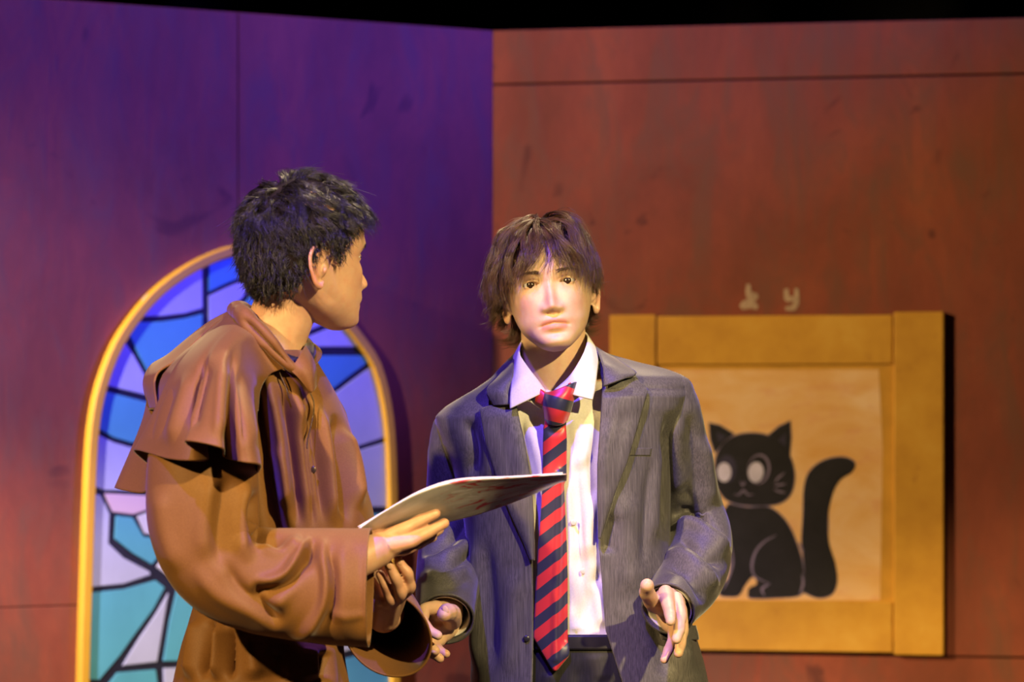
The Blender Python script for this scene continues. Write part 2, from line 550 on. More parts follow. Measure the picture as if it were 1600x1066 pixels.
panes = [
 ('lav', [(203, 492), (222, 465), (250, 440), (285, 418), (312, 405), (313, 482), (285, 490), (250, 494), (222, 495)]),
 ('blue', [(323, 403), (350, 393), (382, 387), (396, 428), (372, 434), (350, 443), (323, 456)]),
 ('lav', [(323, 463), (350, 450), (372, 441), (394, 437), (375, 466), (350, 490), (323, 505)]),
 ('teal', [(402, 445), (430, 470), (420, 500), (330, 520), (352, 497), (380, 472)]),
 ('blue', [(392, 388), (420, 388), (458, 408), (494, 450), (460, 480), (438, 468), (404, 434)]),
 ('lav', [(500, 458), (528, 496), (470, 520), (430, 505), (440, 478), (462, 486)]),
 ('teal', [(199, 502), (222, 504), (250, 503), (285, 498), (313, 491), (313, 600), (234, 592), (214, 556), (194, 514)]),
 ('lav', [(186, 527), (206, 556), (228, 596), (231, 619), (156, 601), (168, 562)]),
 ('teal', [(153, 610), (232, 630), (240, 686), (203, 692), (175, 684), (147, 668)]),
 ('lav', [(145, 677), (175, 692), (203, 700), (246, 696), (250, 768), (160, 766), (142, 760)]),
 ('pink', [(159, 771), (250, 776), (246, 795), (226, 797), (205, 804), (173, 800)]),
 ('white', [(211, 807), (228, 801), (250, 800), (252, 836), (223, 834)]),
 ('lav', [(142, 772), (154, 774), (168, 803), (166, 849), (190, 872), (230, 893), (232, 898), (190, 912), (140, 917)]),
 ('teal', [(178, 806), (204, 809), (221, 839), (252, 842), (254, 858), (234, 882), (205, 865), (176, 842)]),
 ('white', [(256, 866), (274, 905), (268, 906), (241, 886)]),
 ('teal', [(139, 926), (190, 921), (240, 907), (254, 918), (236, 952), (208, 990), (184, 1024), (152, 1062), (135, 1062)]),
 ('lav', [(260, 926), (242, 1034), (188, 1040), (214, 998), (240, 960)]),
 ('teal', [(273, 922), (340, 900), (345, 1030), (300, 1032), (252, 1033), (262, 970)]),
 ('teal', [(180, 1051), (240, 1046), (246, 1090), (240, 1130), (150, 1130), (146, 1094)]),
 ('lav', [(252, 1044), (345, 1042), (345, 1130), (256, 1130), (254, 1090)]),
 ('teal', [(134, 1074), (140, 1082), (136, 1130), (133, 1130)]),
 ('teal', [(132, 1140), (245, 1140), (240, 1240), (131, 1240)]),
 ('lav', [(255, 1140), (345, 1140), (345, 1240), (250, 1240)]),
 ('lav', [(245, 605), (313, 611), (340, 660), (330, 720), (262, 760), (255, 694)]),
 ('teal', [(262, 772), (332, 732), (345, 800), (340, 888), (280, 906), (262, 862)]),
 ('teal', [(325, 535), (425, 512), (462, 530), (462, 610), (350, 650), (322, 604)]),
 ('lav', [(352, 662), (462, 622), (470, 720), (345, 790), (342, 722)]),
 ('teal', [(355, 802), (470, 732), (470, 792), (470, 900), (352, 900)]),
 ('lav', [(355, 912), (470, 910), (470, 1030), (355, 1030)]),
 ('teal', [(355, 1042), (470, 1040), (470, 1240), (355, 1240)]),
 ('lav', [(474, 528), (533, 504), (560, 542), (474, 542)]),
 ('blue', [(474, 556), (566, 556), (572, 566), (548, 583), (516, 608), (474, 618)]),
 ('lav', [(577, 573), (586, 590), (598, 645), (602, 682), (556, 697), (480, 716), (474, 628), (521, 614), (553, 590)]),
 ('lav', [(482, 723), (557, 704), (603, 690), (605, 731), (606, 792), (482, 792)]),
 ('teal', [(482, 803), (607, 803), (608, 900), (482, 905)]),
 ('lav', [(482, 915), (608, 910), (609, 1000), (482, 1030)]),
 ('blue', [(482, 1042), (609, 1012), (611, 1110), (482, 1130)]),
 ('lav', [(482, 1140), (611, 1120), (612, 1240), (482, 1240)]),
]
for k, pts in panes:
    px_slab('pane', WL, pts, 0.006, 0.012, M['pane_' + k], win, 0.0015)

# ------------------------------------------------------------------ framed picture of a cat on the right flat
pic_uz = WR.hit(np.array([955, 1028, 1397, 1476.]), np.array([700, 700, 700, 700.]))[:, 0]
zt = WR.hit(1215., np.array([491, 570, 938, 1017.]))[:, 1]
pb = WR.pt(np.array([[(pic_uz[0] + pic_uz[3]) / 2, zt[3]]]), 0.0)[0]
pic = empty('framed_picture', tuple(float(q) for q in pb), 'square painting of a black cat in a wide ochre board frame on the red flat', 'painting')
u0, u1, u2, u3 = pic_uz
slab('canvas', WR, rect(u0 + .03, u3 - .03, zt[3] + .03, zt[0] - .03), 0.001, 0.012, M['canvas_edge'], pic)
cen = bpy.data.objects['canvas']
px_slab('painted_ground', WR, [(1034, 578), (1374, 578), (1380, 700), (1376, 938), (1034, 938)], 0.011, 0.0125, M['canvas'], cen)
g2 = 0.0015
slab('frame_board', WR, rect(u0, u1 - g2, zt[3] + .002, zt[0]), 0.001, 0.021, M['ochre'], pic, .003)
slab('frame_board', WR, rect(u2 + g2, u3, zt[3] - .005, zt[0] + .003), 0.001, 0.023, M['ochre'], pic, .003)
slab('frame_board', WR, rect(u1 + g2, u2 - g2, zt[1], zt[0] - .004), 0.001, 0.019, M['ochre'], pic, .003)
slab('frame_board', WR, rect(u1 + g2, u2 - g2, zt[3], zt[2]), 0.001, 0.019, M['ochre'], pic, .003)
# the cat: flat paint, built as thin layers on the canvas
def smooth_pts(p, n=60):
    p = np.array(p, float)
    s = spline(np.vstack([p, p[:1]]), n)
    return s[:-1]
def ell(cx, cy, rx, ry, rot=0, n=36):
    a = np.linspace(0, 2*np.pi, n, endpoint=False); c, s = math.cos(rot), math.sin(rot)
    x = rx*np.cos(a); y = ry*np.sin(a)
    return np.stack([cx + c*x - s*y, cy + s*x + c*y], 1)
def stroke(pts, w0, w1, n=24):
    p = spline(np.array(pts, float), n); t = np.gradient(p, axis=0); t /= np.linalg.norm(t, axis=1, keepdims=True)
    nn = np.stack([-t[:, 1], t[:, 0]], 1)
    w = np.sin(np.linspace(0.12, np.pi - .12, n))[:, None] * (w0/2)
    return np.vstack([p + nn*w, (p - nn*w)[::-1]])
T0 = 0.0120
def paint(name, pts, lift, m):
    return px_slab(name, WR, pts, T0, T0 + lift, M[m], cen)
body = [(1140, 787), (1170, 793), (1200, 792), (1222, 806), (1236, 826), (1246, 850), (1255, 880), (1257, 912), (1250, 930), (1212, 934), (1174, 934), (1170, 926), (1172, 918), (1184, 912), (1178, 900), (1165, 915), (1156, 930), (1140, 932), (1126, 929), (1128, 915), (1140, 900), (1142, 868), (1132, 836), (1130, 806)]
head = [(1118, 730), (1121, 712), (1131, 694), (1148, 682), (1170, 677), (1195, 679), (1215, 688), (1231, 706), (1240, 728), (1242, 750), (1236, 772), (1222, 785), (1200, 790), (1175, 790), (1150, 787), (1132, 777), (1121, 757)]
tail = [(1256, 925), (1258, 890), (1254, 850), (1256, 806), (1257, 765), (1264, 740), (1280, 724), (1300, 716), (1322, 715), (1337, 724), (1332, 738), (1314, 750), (1302, 772), (1295, 806), (1296, 846), (1306, 880), (1309, 908), (1301, 928), (1280, 934)]
ear_l = [(1109, 661), (1126, 665), (1148, 678), (1132, 692), (1118, 708), (1111, 686)]
ear_r = [(1202, 680), (1218, 667), (1236, 658), (1237, 684), (1235, 714), (1220, 695)]
def grow(p, k):
    p = np.asarray(p, float); c = p.mean(0); d = p - c
    return p + d / (np.linalg.norm(d, axis=1, keepdims=True) + 1e-9) * k
for nm, pts, q in (('tail', tail, 100), ('cat_body', body, 120), ('ear', ear_l, 60), ('ear', ear_r, 60), ('cat_head', head, 80)):
    s = smooth_pts(pts, q) if nm != 'ear' else np.array(pts, float)
    paint('outline', grow(s, 1.4), .0010 + (.0004 if nm == 'cat_head' else 0), 'cat_line')
    paint(nm, s, .0015 + (.0008 if nm == 'cat_head' else 0), 'cat_black')
paint('inner_ear', [(1121, 675), (1136, 682), (1124, 692)], .0017, 'cat_ear')
paint('inner_ear', [(1217, 688), (1229, 676), (1229, 698)], .0017, 'cat_ear')
paint('eye_ring', ell(1137, 733, 15, 22), .0027, 'cat_ear')
paint('eye_ring', ell(1187, 733, 17.5, 23.5, .15), .0027, 'cat_line')
paint('eye_ring', ell(1185.5, 734, 15.5, 21.5, .15), .0029, 'cat_black')
paint('eye', ell(1133, 738, 11, 15), .0033, 'cat_eye')
paint('eye', ell(1182.5, 738, 12, 16, .1), .0033, 'cat_eye')
for st in ([(1228, 738), (1216, 748), (1212, 756)], [(1230, 756), (1218, 758), (1211, 760)], [(1230, 770), (1218, 768), (1210, 764)],
           [(1158, 752), (1162, 758), (1166, 752)], [(1148, 772), (1156, 773), (1163, 766), (1170, 773), (1180, 772)]):
    paint('whisker_line', stroke(st, 2.6, 1), .0027, 'cat_line')
for st in ([(1215, 836), (1196, 846), (1182, 862), (1176, 884), (1180, 900), (1190, 906), (1204, 912)], [(1144, 850), (1146, 880), (1136, 912), (1128, 924)],
           [(1254, 896), (1256, 912), (1250, 930)], [(1204, 912), (1192, 920), (1196, 932)], [(1248, 846), (1254, 858), (1256, 868)]):
    paint('body_line', stroke(st, 3.6, 1), .0019, 'cat_line')
# ------------------------------------------------------------------ people: shared builders
def skin_mat(name, col, red):
    m, nt, b = mat(name)
    at = N(nt, 'ShaderNodeAttribute'); at.attribute_name = 'tint'
    n = noise(nt, 40, 4, .6)
    c = ramp(nt, n, [(.3, tuple(q*.93 for q in col)), (.7, tuple(min(1, q*1.05) for q in col))])
    nb = noise(nt, 55, 4, .65)
    c = mixc(nt, ramp(nt, nb, [(.42, (0, 0, 0)), (.72, (.30, .30, .30))]), c, red)
    c = mixc(nt, at.outputs['Fac'], c, red)
    nt.links.new(c, b.inputs['Base Color'])
    b.inputs['Roughness'].default_value = .48
    b.inputs['Specular IOR Level'].default_value = .4
    b.inputs['Subsurface Weight'].default_value = .12
    b.inputs['Subsurface Radius'].default_value = (1, .35, .2)
    b.inputs['Subsurface Scale'].default_value = .006
    n2 = noise(nt, 350, 3, .6); bump(nt, b, n2, .12, .0006)
    return m

def hair_mat(name, col):
    m, nt, b = mat(name)
    n = noise(nt, 60, 3, .6, (1, 1, .3))
    nt.links.new(ramp(nt, n, [(.3, tuple(q*.6 for q in col)), (.7, tuple(q*1.5 for q in col))]), b.inputs['Base Color'])
    b.inputs['Roughness'].default_value = .38
    b.inputs['Specular IOR Level'].default_value = .6
    return m

def cloth_mat(name, lo, hi, rough, sheen, thread=(700, 700, 60), spec=.4, bumpy=.12):
    m, nt, b = mat(name)
    n = noise(nt, 1.0, 3, .7, thread); n2 = noise(nt, 9, 3, .5)
    c = ramp(nt, n, [(.35, lo), (.65, hi)])
    c = mixc(nt, ramp(nt, n2, [(.3, (.0, .0, .0)), (.7, (.25, .25, .25))]), c, tuple(q*.7 for q in lo))
    nt.links.new(c, b.inputs['Base Color'])
    b.inputs['Roughness'].default_value = rough
    b.inputs['Specular IOR Level'].default_value = spec
    b.inputs['Sheen Weight'].default_value = sheen
    b.inputs['Sheen Roughness'].default_value = .35
    bump(nt, b, n, bumpy, .0006)
    return m

M['skin_a'] = skin_mat('warm_skin', (.60, .36, .23), (.55, .16, .11))
M['skin_b'] = skin_mat('fair_skin', (.62, .43, .27), (.58, .20, .16))
M['hair_a'] = hair_mat('black_hair', (.012, .009, .008))
M['hair_b'] = hair_mat('brown_hair', (.085, .044, .020))
M['robe'] = cloth_mat('brown_robe_cloth', (.160, .070, .019), (.200, .090, .025), .60, .15, (500, 500, 500), .22)
M['suit'] = cloth_mat('grey_sharkskin', (.048, .046, .048), (.118, .112, .110), .52, .25, (650, 650, 14), .28, .3)
M['shirt'] = cloth_mat('white_shirting', (.64, .62, .56), (.72, .70, .63), .7, .1, (300, 300, 300), .3)
M['trouser'] = cloth_mat('black_trouser_cloth', (.012, .012, .012), (.022, .021, .020), .6, .15, (400, 400, 30), .3)
M['scalp'] = simple('dark_scalp', (.012, .008, .006), .9, .3, 80, .1)
M['eye_white'] = simple('eye_white', (.75, .72, .68), .25, .03, 40, .5)
M['iris'] = simple('dark_iris', (.03, .016, .009), .15, .3, 90, .5)
M['button'] = simple('pearl_button', (.55, .50, .42), .25, .1, 60, .5)
M['dark_button'] = simple('dark_button', (.02, .02, .022), .3, .1, 60, .5)
M['leather'] = simple('black_leather', (.012, .011, .010), .4, .2, 60, .5)
M['cord'] = simple('dark_zip_metal', (.09, .06, .035), .35, .3, 200, .6, metal=.6)

def head_matrix(px, py, d, yaw, pitch, roll, s=1.0):
    o = P(px, py, d)
    R = Matrix.Rotation(math.radians(roll), 3, 'Y') @ Matrix.Rotation(math.radians(yaw), 3, 'Z') @ Matrix.Rotation(math.radians(pitch), 3, 'X')
    return np.array(R) * s, o

def to_w(Hm, V): return np.asarray(V) @ Hm[0].T + Hm[1]
def to_l(Hm, V):
    return (np.asarray(V) - Hm[1]) @ np.linalg.inv(Hm[0]).T

FRONT = [(.112, -.004), (.108, -.036), (.098, -.060), (.08, -.078), (.06, -.087), (.04, -.0915), (.022, -.093), (.010, -.0905), (0, -.087), (-.02, -.088), (-.04, -.0905), (-.06, -.0915), (-.076, -.088), (-.088, -.0885), (-.098, -.089), (-.107, -.082), (-.112, -.064)]
BACK = [(.112, .006), (.108, .038), (.098, .064), (.08, .084), (.06, .095), (.03, .099), (0, .096), (-.025, .088), (-.045, .070), (-.06, .045), (-.08, .015), (-.1, -.022), (-.112, -.048)]
WIDE = [(.112, .006), (.108, .036), (.098, .055), (.08, .068), (.06, .0745), (.035, .0765), (.01, .0745), (-.01, .0715), (-.03, .0675), (-.05, .0625), (-.07, .0555), (-.085, .046), (-.098, .034), (-.107, .023), (-.112, .009)]
EYE_X, EYE_Z, EYE_R = .031, .002, .0122

def g2(x, z, cx, cz, sx, sz): return np.exp(-((x-cx)/sx)**2 - ((z-cz)/sz)**2)

def face_relief(x, z):
    """forward relief of the face, metres"""
    ax = np.abs(x)
    prot = curve([(.014, 0), (.004, .0025), (-.01, .0075), (-.024, .0140), (-.036, .0205), (-.0415, .0215), (-.047, .0165), (-.052, .0045), (-.058, 0)], np.clip(z, -.058, .014))
    wn = curve([(.014, .007), (-.01, .0068), (-.03, .0085), (-.042, .0105), (-.058, .011)], z)
    f = prot * np.exp(-(ax / wn)**2.4)
    f += .0085 * g2(ax, z, .0145, -.0435, .0062, .0065)              # nostril wings
    f += .0030 * g2(ax, z, .030, .020, .020, .008)                   # brow
    f -= .0060 * g2(ax, z, .031, .001, .0165, .0115)                 # sockets
    f += .0040 * g2(ax, z, .046, -.024, .020, .017)                  # cheekbones
    f -= .0025 * g2(ax, z, .042, -.062, .014, .02)
    f += .0068 * g2(ax, z, 0, -.0625, .019, .0062) + .0075 * g2(ax, z, 0, -.0760, .017, .0070)   # lips
    f -= .0030 * g2(ax, z, 0, -.055, .004, .006)                     # philtrum
    f -= .0040 * g2(ax, z, 0, -.084, .018, .005)
    f += .0035 * g2(ax, z, 0, -.097, .016, .010)                     # chin
    return f

def head_parts(Hm, ears=True):
    zz = np.concatenate([np.linspace(.112, .09, 22), np.linspace(.09, -.095, 110)[1:], np.linspace(-.095, -.112, 16)[1:]])
    C = 200
    a = np.linspace(-np.pi, np.pi, C, endpoint=False)
    a = a - .38*np.sin(a)                          # more columns on the face
    f, b, w = curve(FRONT, zz), curve(BACK, zz), curve(WIDE, zz)
    yc, hd = (f + b)/2, (b - f)/2
    e = (2/(2.25 - .27*smoothstep(.035, .075, zz)))[:, None]
    sx, cx = np.sign(np.sin(a))*np.abs(np.sin(a))[None]**e, np.sign(np.cos(a))*np.abs(np.cos(a))[None]**e
    X = w[:, None]*sx; Y = yc[:, None] - hd[:, None]*cx; Z = zz[:, None]*np.ones(C)
    # narrow the face in front of the ears, broaden skull behind
    X *= 1 - .05*smoothstep(.0, -.08, Y)
    wt = smoothstep(.02, .40, np.cos(a))[None, :]
    Y = Y - wt * face_relief(X, Z)
    G = np.stack([X, Y, Z], -1)
    V = np.vstack([G.reshape(-1, 3), [[0, 0, .1125]], [[0, -.056, -.1125]]])
    R = len(zz)
    Fc = [tuple(q) for q in grid_faces(R, C, True)]
    for j in range(C):
        k = (j+1) % C
        Fc.append((R*C, k, j)); Fc.append((R*C+1, (R-1)*C+j, (R-1)*C+k))
    parts = [(to_w(Hm, V), Fc)]
    if ears:
        hel = np.array([(.000, -.006), (.003, .009), (.012, .019), (.024, .018), (.032, .006), (.031, -.010), (.025, -.024), (.017, -.036), (.008, -.041), (.003, -.034)])
        for sgn in (-1, 1):
            def ex(y): return sgn * (.0715 + .40*np.clip(y, 0, .04))
            pts = np.stack([ex(hel[:, 0]), hel[:, 0] + .012, hel[:, 1] - .004], 1)
            v, fc = chain(pts, [.003, .0032, .0033, .0034, .0034, .0032, .0032, .0042, .0046, .0035], 10, 5)
            parts.append((to_w(Hm, v), fc))
            anti = np.array([(.010, .010), (.019, .004), (.021, -.008), (.016, -.020), (.010, -.024)])
            v, fc = chain(np.stack([ex(anti[:, 0]) - sgn*.001, anti[:, 0] + .012, anti[:, 1] - .004], 1), [.0022, .0028, .003, .003, .0028], 10, 5)
            parts.append((to_w(Hm, v), fc))
            # thin plate between the rims and the head
            th = math.atan(.40)*sgn
            rot = Matrix.Rotation(-th, 3, 'Z')
            v, fc = ellipsoid((0, 0, 0), (.0032, .0165, .026), np.array(rot), 12)
            parts.append((to_w(Hm, v + np.array([ex(.012) - sgn*.003, .026, -.015])), fc))
            v, fc = chain([(sgn*.069, .010, -.012), (sgn*.074, .012, -.019), (sgn*.070, .013, -.025)], [.004, .0045, .004], 10, 4)
            parts.append((to_w(Hm, v), fc))
    return parts

def face_detail(Hm, V, opening=1.0):
    """eyelids, lip seam and nostrils pressed into the finished surface; returns verts, tint"""
    L = to_l(Hm, V)
    x, y, z = L.T
    ax = np.abs(x)
    front = (y < -.045) & (z > -.115) & (z < .06) & (ax < .06)
    wv = np.where(front, 1.0, 0.0)
    dy = np.zeros(len(V))
    # lip seam with corners slightly down
    zs = -.0690 - .0026*(ax/.024)**2 + .0012*np.exp(-(ax/.004)**2)
    inm = smoothstep(.027, .020, ax)
    dy -= .0028*np.exp(-((z - zs)/.0016)**2)*inm
    dy -= .0012*np.exp(-((ax-.025)/.003)**2 - ((z+.072)/.003)**2)
    # nostrils
    dy -= .004*g2(ax, z, .0075, -.0525, .0032, .0025)
    # eyelids
    r = EYE_R
    dx = ax - EYE_X; dz = z - EYE_Z
    ball = -.0665 - np.sqrt(np.clip(r*r - dx*dx - dz*dz, 0, None)) + r - .0105
    u = dx/.0150
    hi = opening*.0036*(1 - u*u) + .0003*u - .0014*(1 - opening); lo = -.0030*(1 - u*u)
    inside = (np.abs(u) < 1) & (dz < hi) & (dz > lo) & front
    near = (dx*dx + (dz*1.15)**2 < (r*1.02)**2) & front
    lid = ball - .0016
    y2 = np.where(near & ~inside, np.minimum(y - dy*0, lid), y)
    y2 = np.where(inside, np.maximum(y2, ball + .004), y2)
    crease_z = hi + .0035
    dy -= .0011*np.exp(-((dz - crease_z)/.0011)**2)*smoothstep(1.1, .8, np.abs(u))
    L2 = np.stack([x, y2 - dy*wv, z], 1)
    tint = np.zeros(len(V))
    upper = np.exp(-((z - (zs + .0050*(1 - (ax/.026)**2)*.8))/.0046)**4)
    lower = np.exp(-((z - (zs - .0062*(1 - (ax/.026)**2)*.9))/.0056)**4)
    tint += np.clip(np.maximum(upper, lower), 0, 1)*smoothstep(.0245, .019, ax)*.75*wv
    tint += .22*g2(ax, z, .042, -.030, .018, .014)*wv + .15*g2(ax, z, 0, -.042, .012, .010)*wv
    ear = smoothstep(.073, .080, ax)*smoothstep(.05, .03, np.abs(z + .012))*(y > 0)
    tint += .35*ear
    return to_w(Hm, L2), np.clip(tint, 0, 1)

def build_body(name, parent, Hm, parts, m, voxel=.0018, hand_tint=None, opening=1.0):
    V, Fc = merge(head_parts(Hm) + parts)
    v, f, e = remesh(V, Fc, voxel, 3)
    v, tint = face_detail(Hm, v, opening)
    # extra smoothing away from the face
    o = mesh_obj(name, v, f, m, parent)
    at = o.data.attributes.new('tint', 'FLOAT', 'POINT')
    if hand_tint is not None:
        for c, rr, k in hand_tint:
            tint = np.maximum(tint, k*np.exp(-(np.linalg.norm(v - c, axis=1)/rr)**2))
    at.data.foreach_set('value', tint.astype(np.float32))
    for sgn in (-1, 1):
        c = to_w(Hm, np.array([sgn*EYE_X, -.0665 + EYE_R - .0105, EYE_Z]))
        ev, ef = ellipsoid((0, 0, 0), (EYE_R,)*3, None, 16)
        eo = mesh_obj('eye', ev @ Hm[0].T + c, ef, M['eye_white'], parent)
        iv, jf = ellipsoid((0, 0, 0), (.0066, .0034, .0066), None, 12)
        mesh_obj('iris', to_w((Hm[0], c), iv + np.array([0, -EYE_R*.86, -.0005])), jf, M['iris'], eo)
    return o

def strand_mesh(paths, r0, taper=.15):
    """paths (n,k,3) -> triangular tapered tubes"""
    n, K, _ = paths.shape
    T = np.gradient(paths, axis=1); T /= np.linalg.norm(T, axis=2, keepdims=True) + 1e-12
    ref = np.array([.31, .42, .85]); U = np.cross(T, ref); U /= np.linalg.norm(U, axis=2, keepdims=True) + 1e-12
    W = np.cross(T, U)
    r0 = np.broadcast_to(np.asarray(r0), (n,))
    prof = np.clip(1 - np.linspace(0, 1, K)**2, taper, 1)
    rr = (r0[:, None]*prof)[..., None]
    V = np.stack([paths + rr*(math.cos(q)*U + math.sin(q)*W) for q in (0, 2.094, 4.189)], 2)   # n,K,3,3
    base = (np.arange(n)*K*3)[:, None, None] + (np.arange(K-1)*3)[None, :, None] + np.arange(3)[None, None, :]
    nxt = (np.arange(n)*K*3)[:, None, None] + (np.arange(K-1)*3)[None, :, None] + ((np.arange(3)+1) % 3)[None, None, :]
    Fq = np.stack([base, nxt, nxt + 3, base + 3], -1).reshape(-1, 4)
    return V.reshape(-1, 3), Fq

SC = np.array([0, .003, .012]); SR = np.array([.0825, .1050, .1060])
def hairline(d):
    """lowest allowed height of hair roots for a unit direction d on the scalp (local)"""
    a = np.degrees(np.arctan2(np.abs(d[:, 0]), -d[:, 1]))
    return np.interp(a, [0, 30, 48, 62, 74, 84, 100, 112, 130, 180], [.066, .064, .056, .040, .004, -.012, .022, -.020, -.055, -.068])

def hair_paths(p, L, H, ph, ls, flow, wave, flick, K, rs, hmod=None):
    step = L/(K-1)
    q = p.copy(); pts = [q]
    for k in range(1, K):
        t = k/(K-1)
        fl = flow(q) + .22*ls
        side = np.cross(fl, (q - SC)/np.linalg.norm(q - SC, axis=1, keepdims=True))
        fl = fl + side*(wave(p)*np.sin(ph + t*5.0))[:, None]
        nn = (q - SC)/SR**2; nn /= np.linalg.norm(nn, axis=1, keepdims=True)
        fl = fl - nn*np.sum(fl*nn, 1, keepdims=True)
        fl /= np.linalg.norm(fl, axis=1, keepdims=True) + 1e-9
        q = q + fl*step[:, None]
        rel = (q - SC)/SR; rl = np.linalg.norm(rel, axis=1, keepdims=True)
        base = SC + rel/rl*SR
        nn = (base - SC)/SR**2; nn /= np.linalg.norm(nn, axis=1, keepdims=True)
        h = H*np.sin(min(1, t*1.35)*math.pi*.62) + .003
        if hmod is not None: h = h*hmod(base)
        q = base + nn*h[:, None]
        # below the widest part hair hangs down instead of following the skull inwards
        low = smoothstep(.0, -.05, q[:, 2])[:, None]
        hang = np.stack([pts[-1][:, 0], pts[-1][:, 1], pts[-1][:, 2] - step], 1)
        q = q*(1-low) + (hang*.75 + q*.25)*low
        if flick is not None:
            q = q + flick(q, p, t)*step[:, None]
        pts.append(q)
    return np.stack(pts, 1)

def hair(name, parent, Hm, m, n, seed, length, lift, flow, wave, r0, K=9, flick=None, cap=.004, locks=260, clump=.7, hmod=None):
    rs = np.random.RandomState(seed)
    def roots(cnt):
        d = rs.normal(size=(cnt*4, 3)); d /= np.linalg.norm(d, axis=1, keepdims=True)
        p = SC + d*SR
        ok = p[:, 2] > hairline(p - SC*[0, 1, 0]) + rs.normal(size=len(p))*.003
        return p[ok][:cnt]
    g = roots(locks)
    GL = length(g, rs)*rs.uniform(.82, 1.1, len(g))
    GP = hair_paths(g, GL, lift(g, rs)*rs.uniform(.55, 1.5, len(g)), rs.uniform(0, 6.28, len(g)), rs.normal(size=g.shape), flow, wave, flick, K, rs, hmod)
    p = roots(n)
    li = np.argmin(((p[:, None, :] - g[None])**2).sum(-1), 1)
    t = np.linspace(0, 1, K)
    off = (p - g[li])[:, None, :]*(1 - clump*t**.7)[None, :, None]
    cut = rs.uniform(.80, 1.0, n)                     # uneven ends
    gp = GP[li]
    tt = t[None, :]*cut[:, None]*(K-1); i0 = np.minimum(tt.astype(int), K-2); fr = (tt - i0)[..., None]
    rows = np.arange(n)[:, None]
    path = gp[rows, i0]*(1-fr) + gp[rows, i0+1]*fr + off
    path += rs.normal(size=(n, 1, 3))*.0045*(t**1.3)[None, :, None]
    # a few stray hairs
    stray = rs.uniform(size=n) < .035
    path[stray] += (rs.normal(size=(stray.sum(), 1, 3))*.010 + (p[stray] - SC)[:, None]/.1*.006)*(t**2)[None, :, None]
    rel = (path - SC)/SR; rl = np.linalg.norm(rel, axis=-1, keepdims=True)
    path = np.where((rl < 1.02) & (path[..., 2:] > -.03), SC + rel/rl*1.02*SR, path)
    V, Fq = strand_mesh(path, r0*rs.uniform(.7, 1.3, n))
    # scalp layer under the strands
    th = np.linspace(.001, 2.3, 60); phi = np.linspace(0, 2*np.pi, 90, endpoint=False)
    D = np.stack([np.sin(th)[:, None]*np.cos(phi), np.sin(th)[:, None]*np.sin(phi), np.cos(th)[:, None]*np.ones(90)], -1)
    S = SC + D*(SR + cap*(.4 + .6*smoothstep(.2, .9, D[..., 2:])))
    hl = hairline((S - SC*[0, 1, 0]).reshape(-1, 3)).reshape(S.shape[:2])
    keep = (S[..., 2] > hl + .004)
    fq = grid_faces(60, 90, True)
    fq = fq[keep.reshape(-1)[fq].all(1)] + len(V)
    V = np.vstack([V, S.reshape(-1, 3)]); Fq = np.vstack([Fq, fq])
    o = mesh_obj(name, to_w(Hm, V), Fq, [m, M['scalp']], parent)
    mi = np.zeros(len(Fq), np.int32); mi[-len(fq):] = 1
    o.data.polygons.foreach_set('material_index', mi)
    return o

def eyebrows(parent, Hm, m, seed=3):
    rs = np.random.RandomState(seed); n = 260
    for sgn in (-1, 1):
        u = rs.uniform(0, 1, n); v = rs.uniform(-1, 1, n)
        x = .013 + .036*u; z = .0165 + .006*np.sin(u*2.3) - .002*u + v*.0026*(1.1 - .7*u)
        y0 = np.interp(x, [.013, .03, .049], [-.0955, -.0890, -.0765])
        root = np.stack([sgn*x, y0, z], 1)
        dirv = np.stack([sgn*np.ones(n)*.8, .35 + .4*u, .35 - .8*u + rs.normal(size=n)*.15], 1)
        paths = np.stack([root + dirv*t*.007 + np.array([0, -.0012*math.sin(t*3), 0]) for t in (0, .33, .66, 1)], 1)
        V, Fq = strand_mesh(paths, .00022)
        mesh_obj('eyebrow', to_w(Hm, V), Fq, m, parent)

def hand(fingers, palm):
    """fingers: lists of (px, py, depth, radius mm); palm: same, thicker chains"""
    out = []
    for ch in list(fingers) + list(palm):
        c = np.array(ch, float)
        if len(c) >= 4:                      # slimmer between the knuckles
            md = (c[1:-1] + c[2:])/2; md[:, 3] *= .93
            c = np.insert(c, range(2, len(c)), md, axis=0); c[-1, 3] *= .97
        pts = P(c[:, 0], c[:, 1], c[:, 2])
        out.append(chain(pts, c[:, 3]/1000., 12, 5))
    return out

def nails(parent, m, specs):
    """small oval plates on finger tips: (px, py, depth, along px vector, radius mm)"""
    for (px, py, d, ax, ay, r) in specs:
        c = P(px, py, d)
        t = P(px + ax, py + ay, d) - c; t /= np.linalg.norm(t)
        n = np.array([0, -1, 0.]); s = np.cross(t, n)
        v, f = ellipsoid((0, 0, 0), (r*.8/1000, .0012, r*1.2/1000), None, 8)
        R = np.stack([s, n, t], 1)
        mesh_obj('fingernail', v @ R.T + c, f, m, parent)

def torso_fn(rows):
    """rows: list of (py, xL, xR, depth centre, half depth, exponent) -> section functions over py"""
    r = np.array(rows, float)
    fx = [lambda y, k=k: curve(list(zip(r[:, 0], r[:, k])), y) for k in range(1, 6)]
    def sec(py):
        xl, xr, dc, hd, n = [f(py) for f in fx]
        return (xl + xr)/2, (xr - xl)/2, dc, hd, n
    return sec

def ring(sec, py, th, inset=0.0):
    """points of the section at rows py (R,) and angles th (R,C): 0 right, 90 towards the camera, 180 left"""
    cx, hx, dc, hd, n = [q[:, None] for q in sec(py)]
    hx = hx - inset*F/dc; hd = hd - inset
    e = 2/n
    c = np.sign(np.cos(th))*np.abs(np.cos(th))**e; s = np.sign(np.sin(th))*np.abs(np.sin(th))**e
    return P(cx + hx*c, py[:, None]*np.ones_like(th), dc - hd*s)

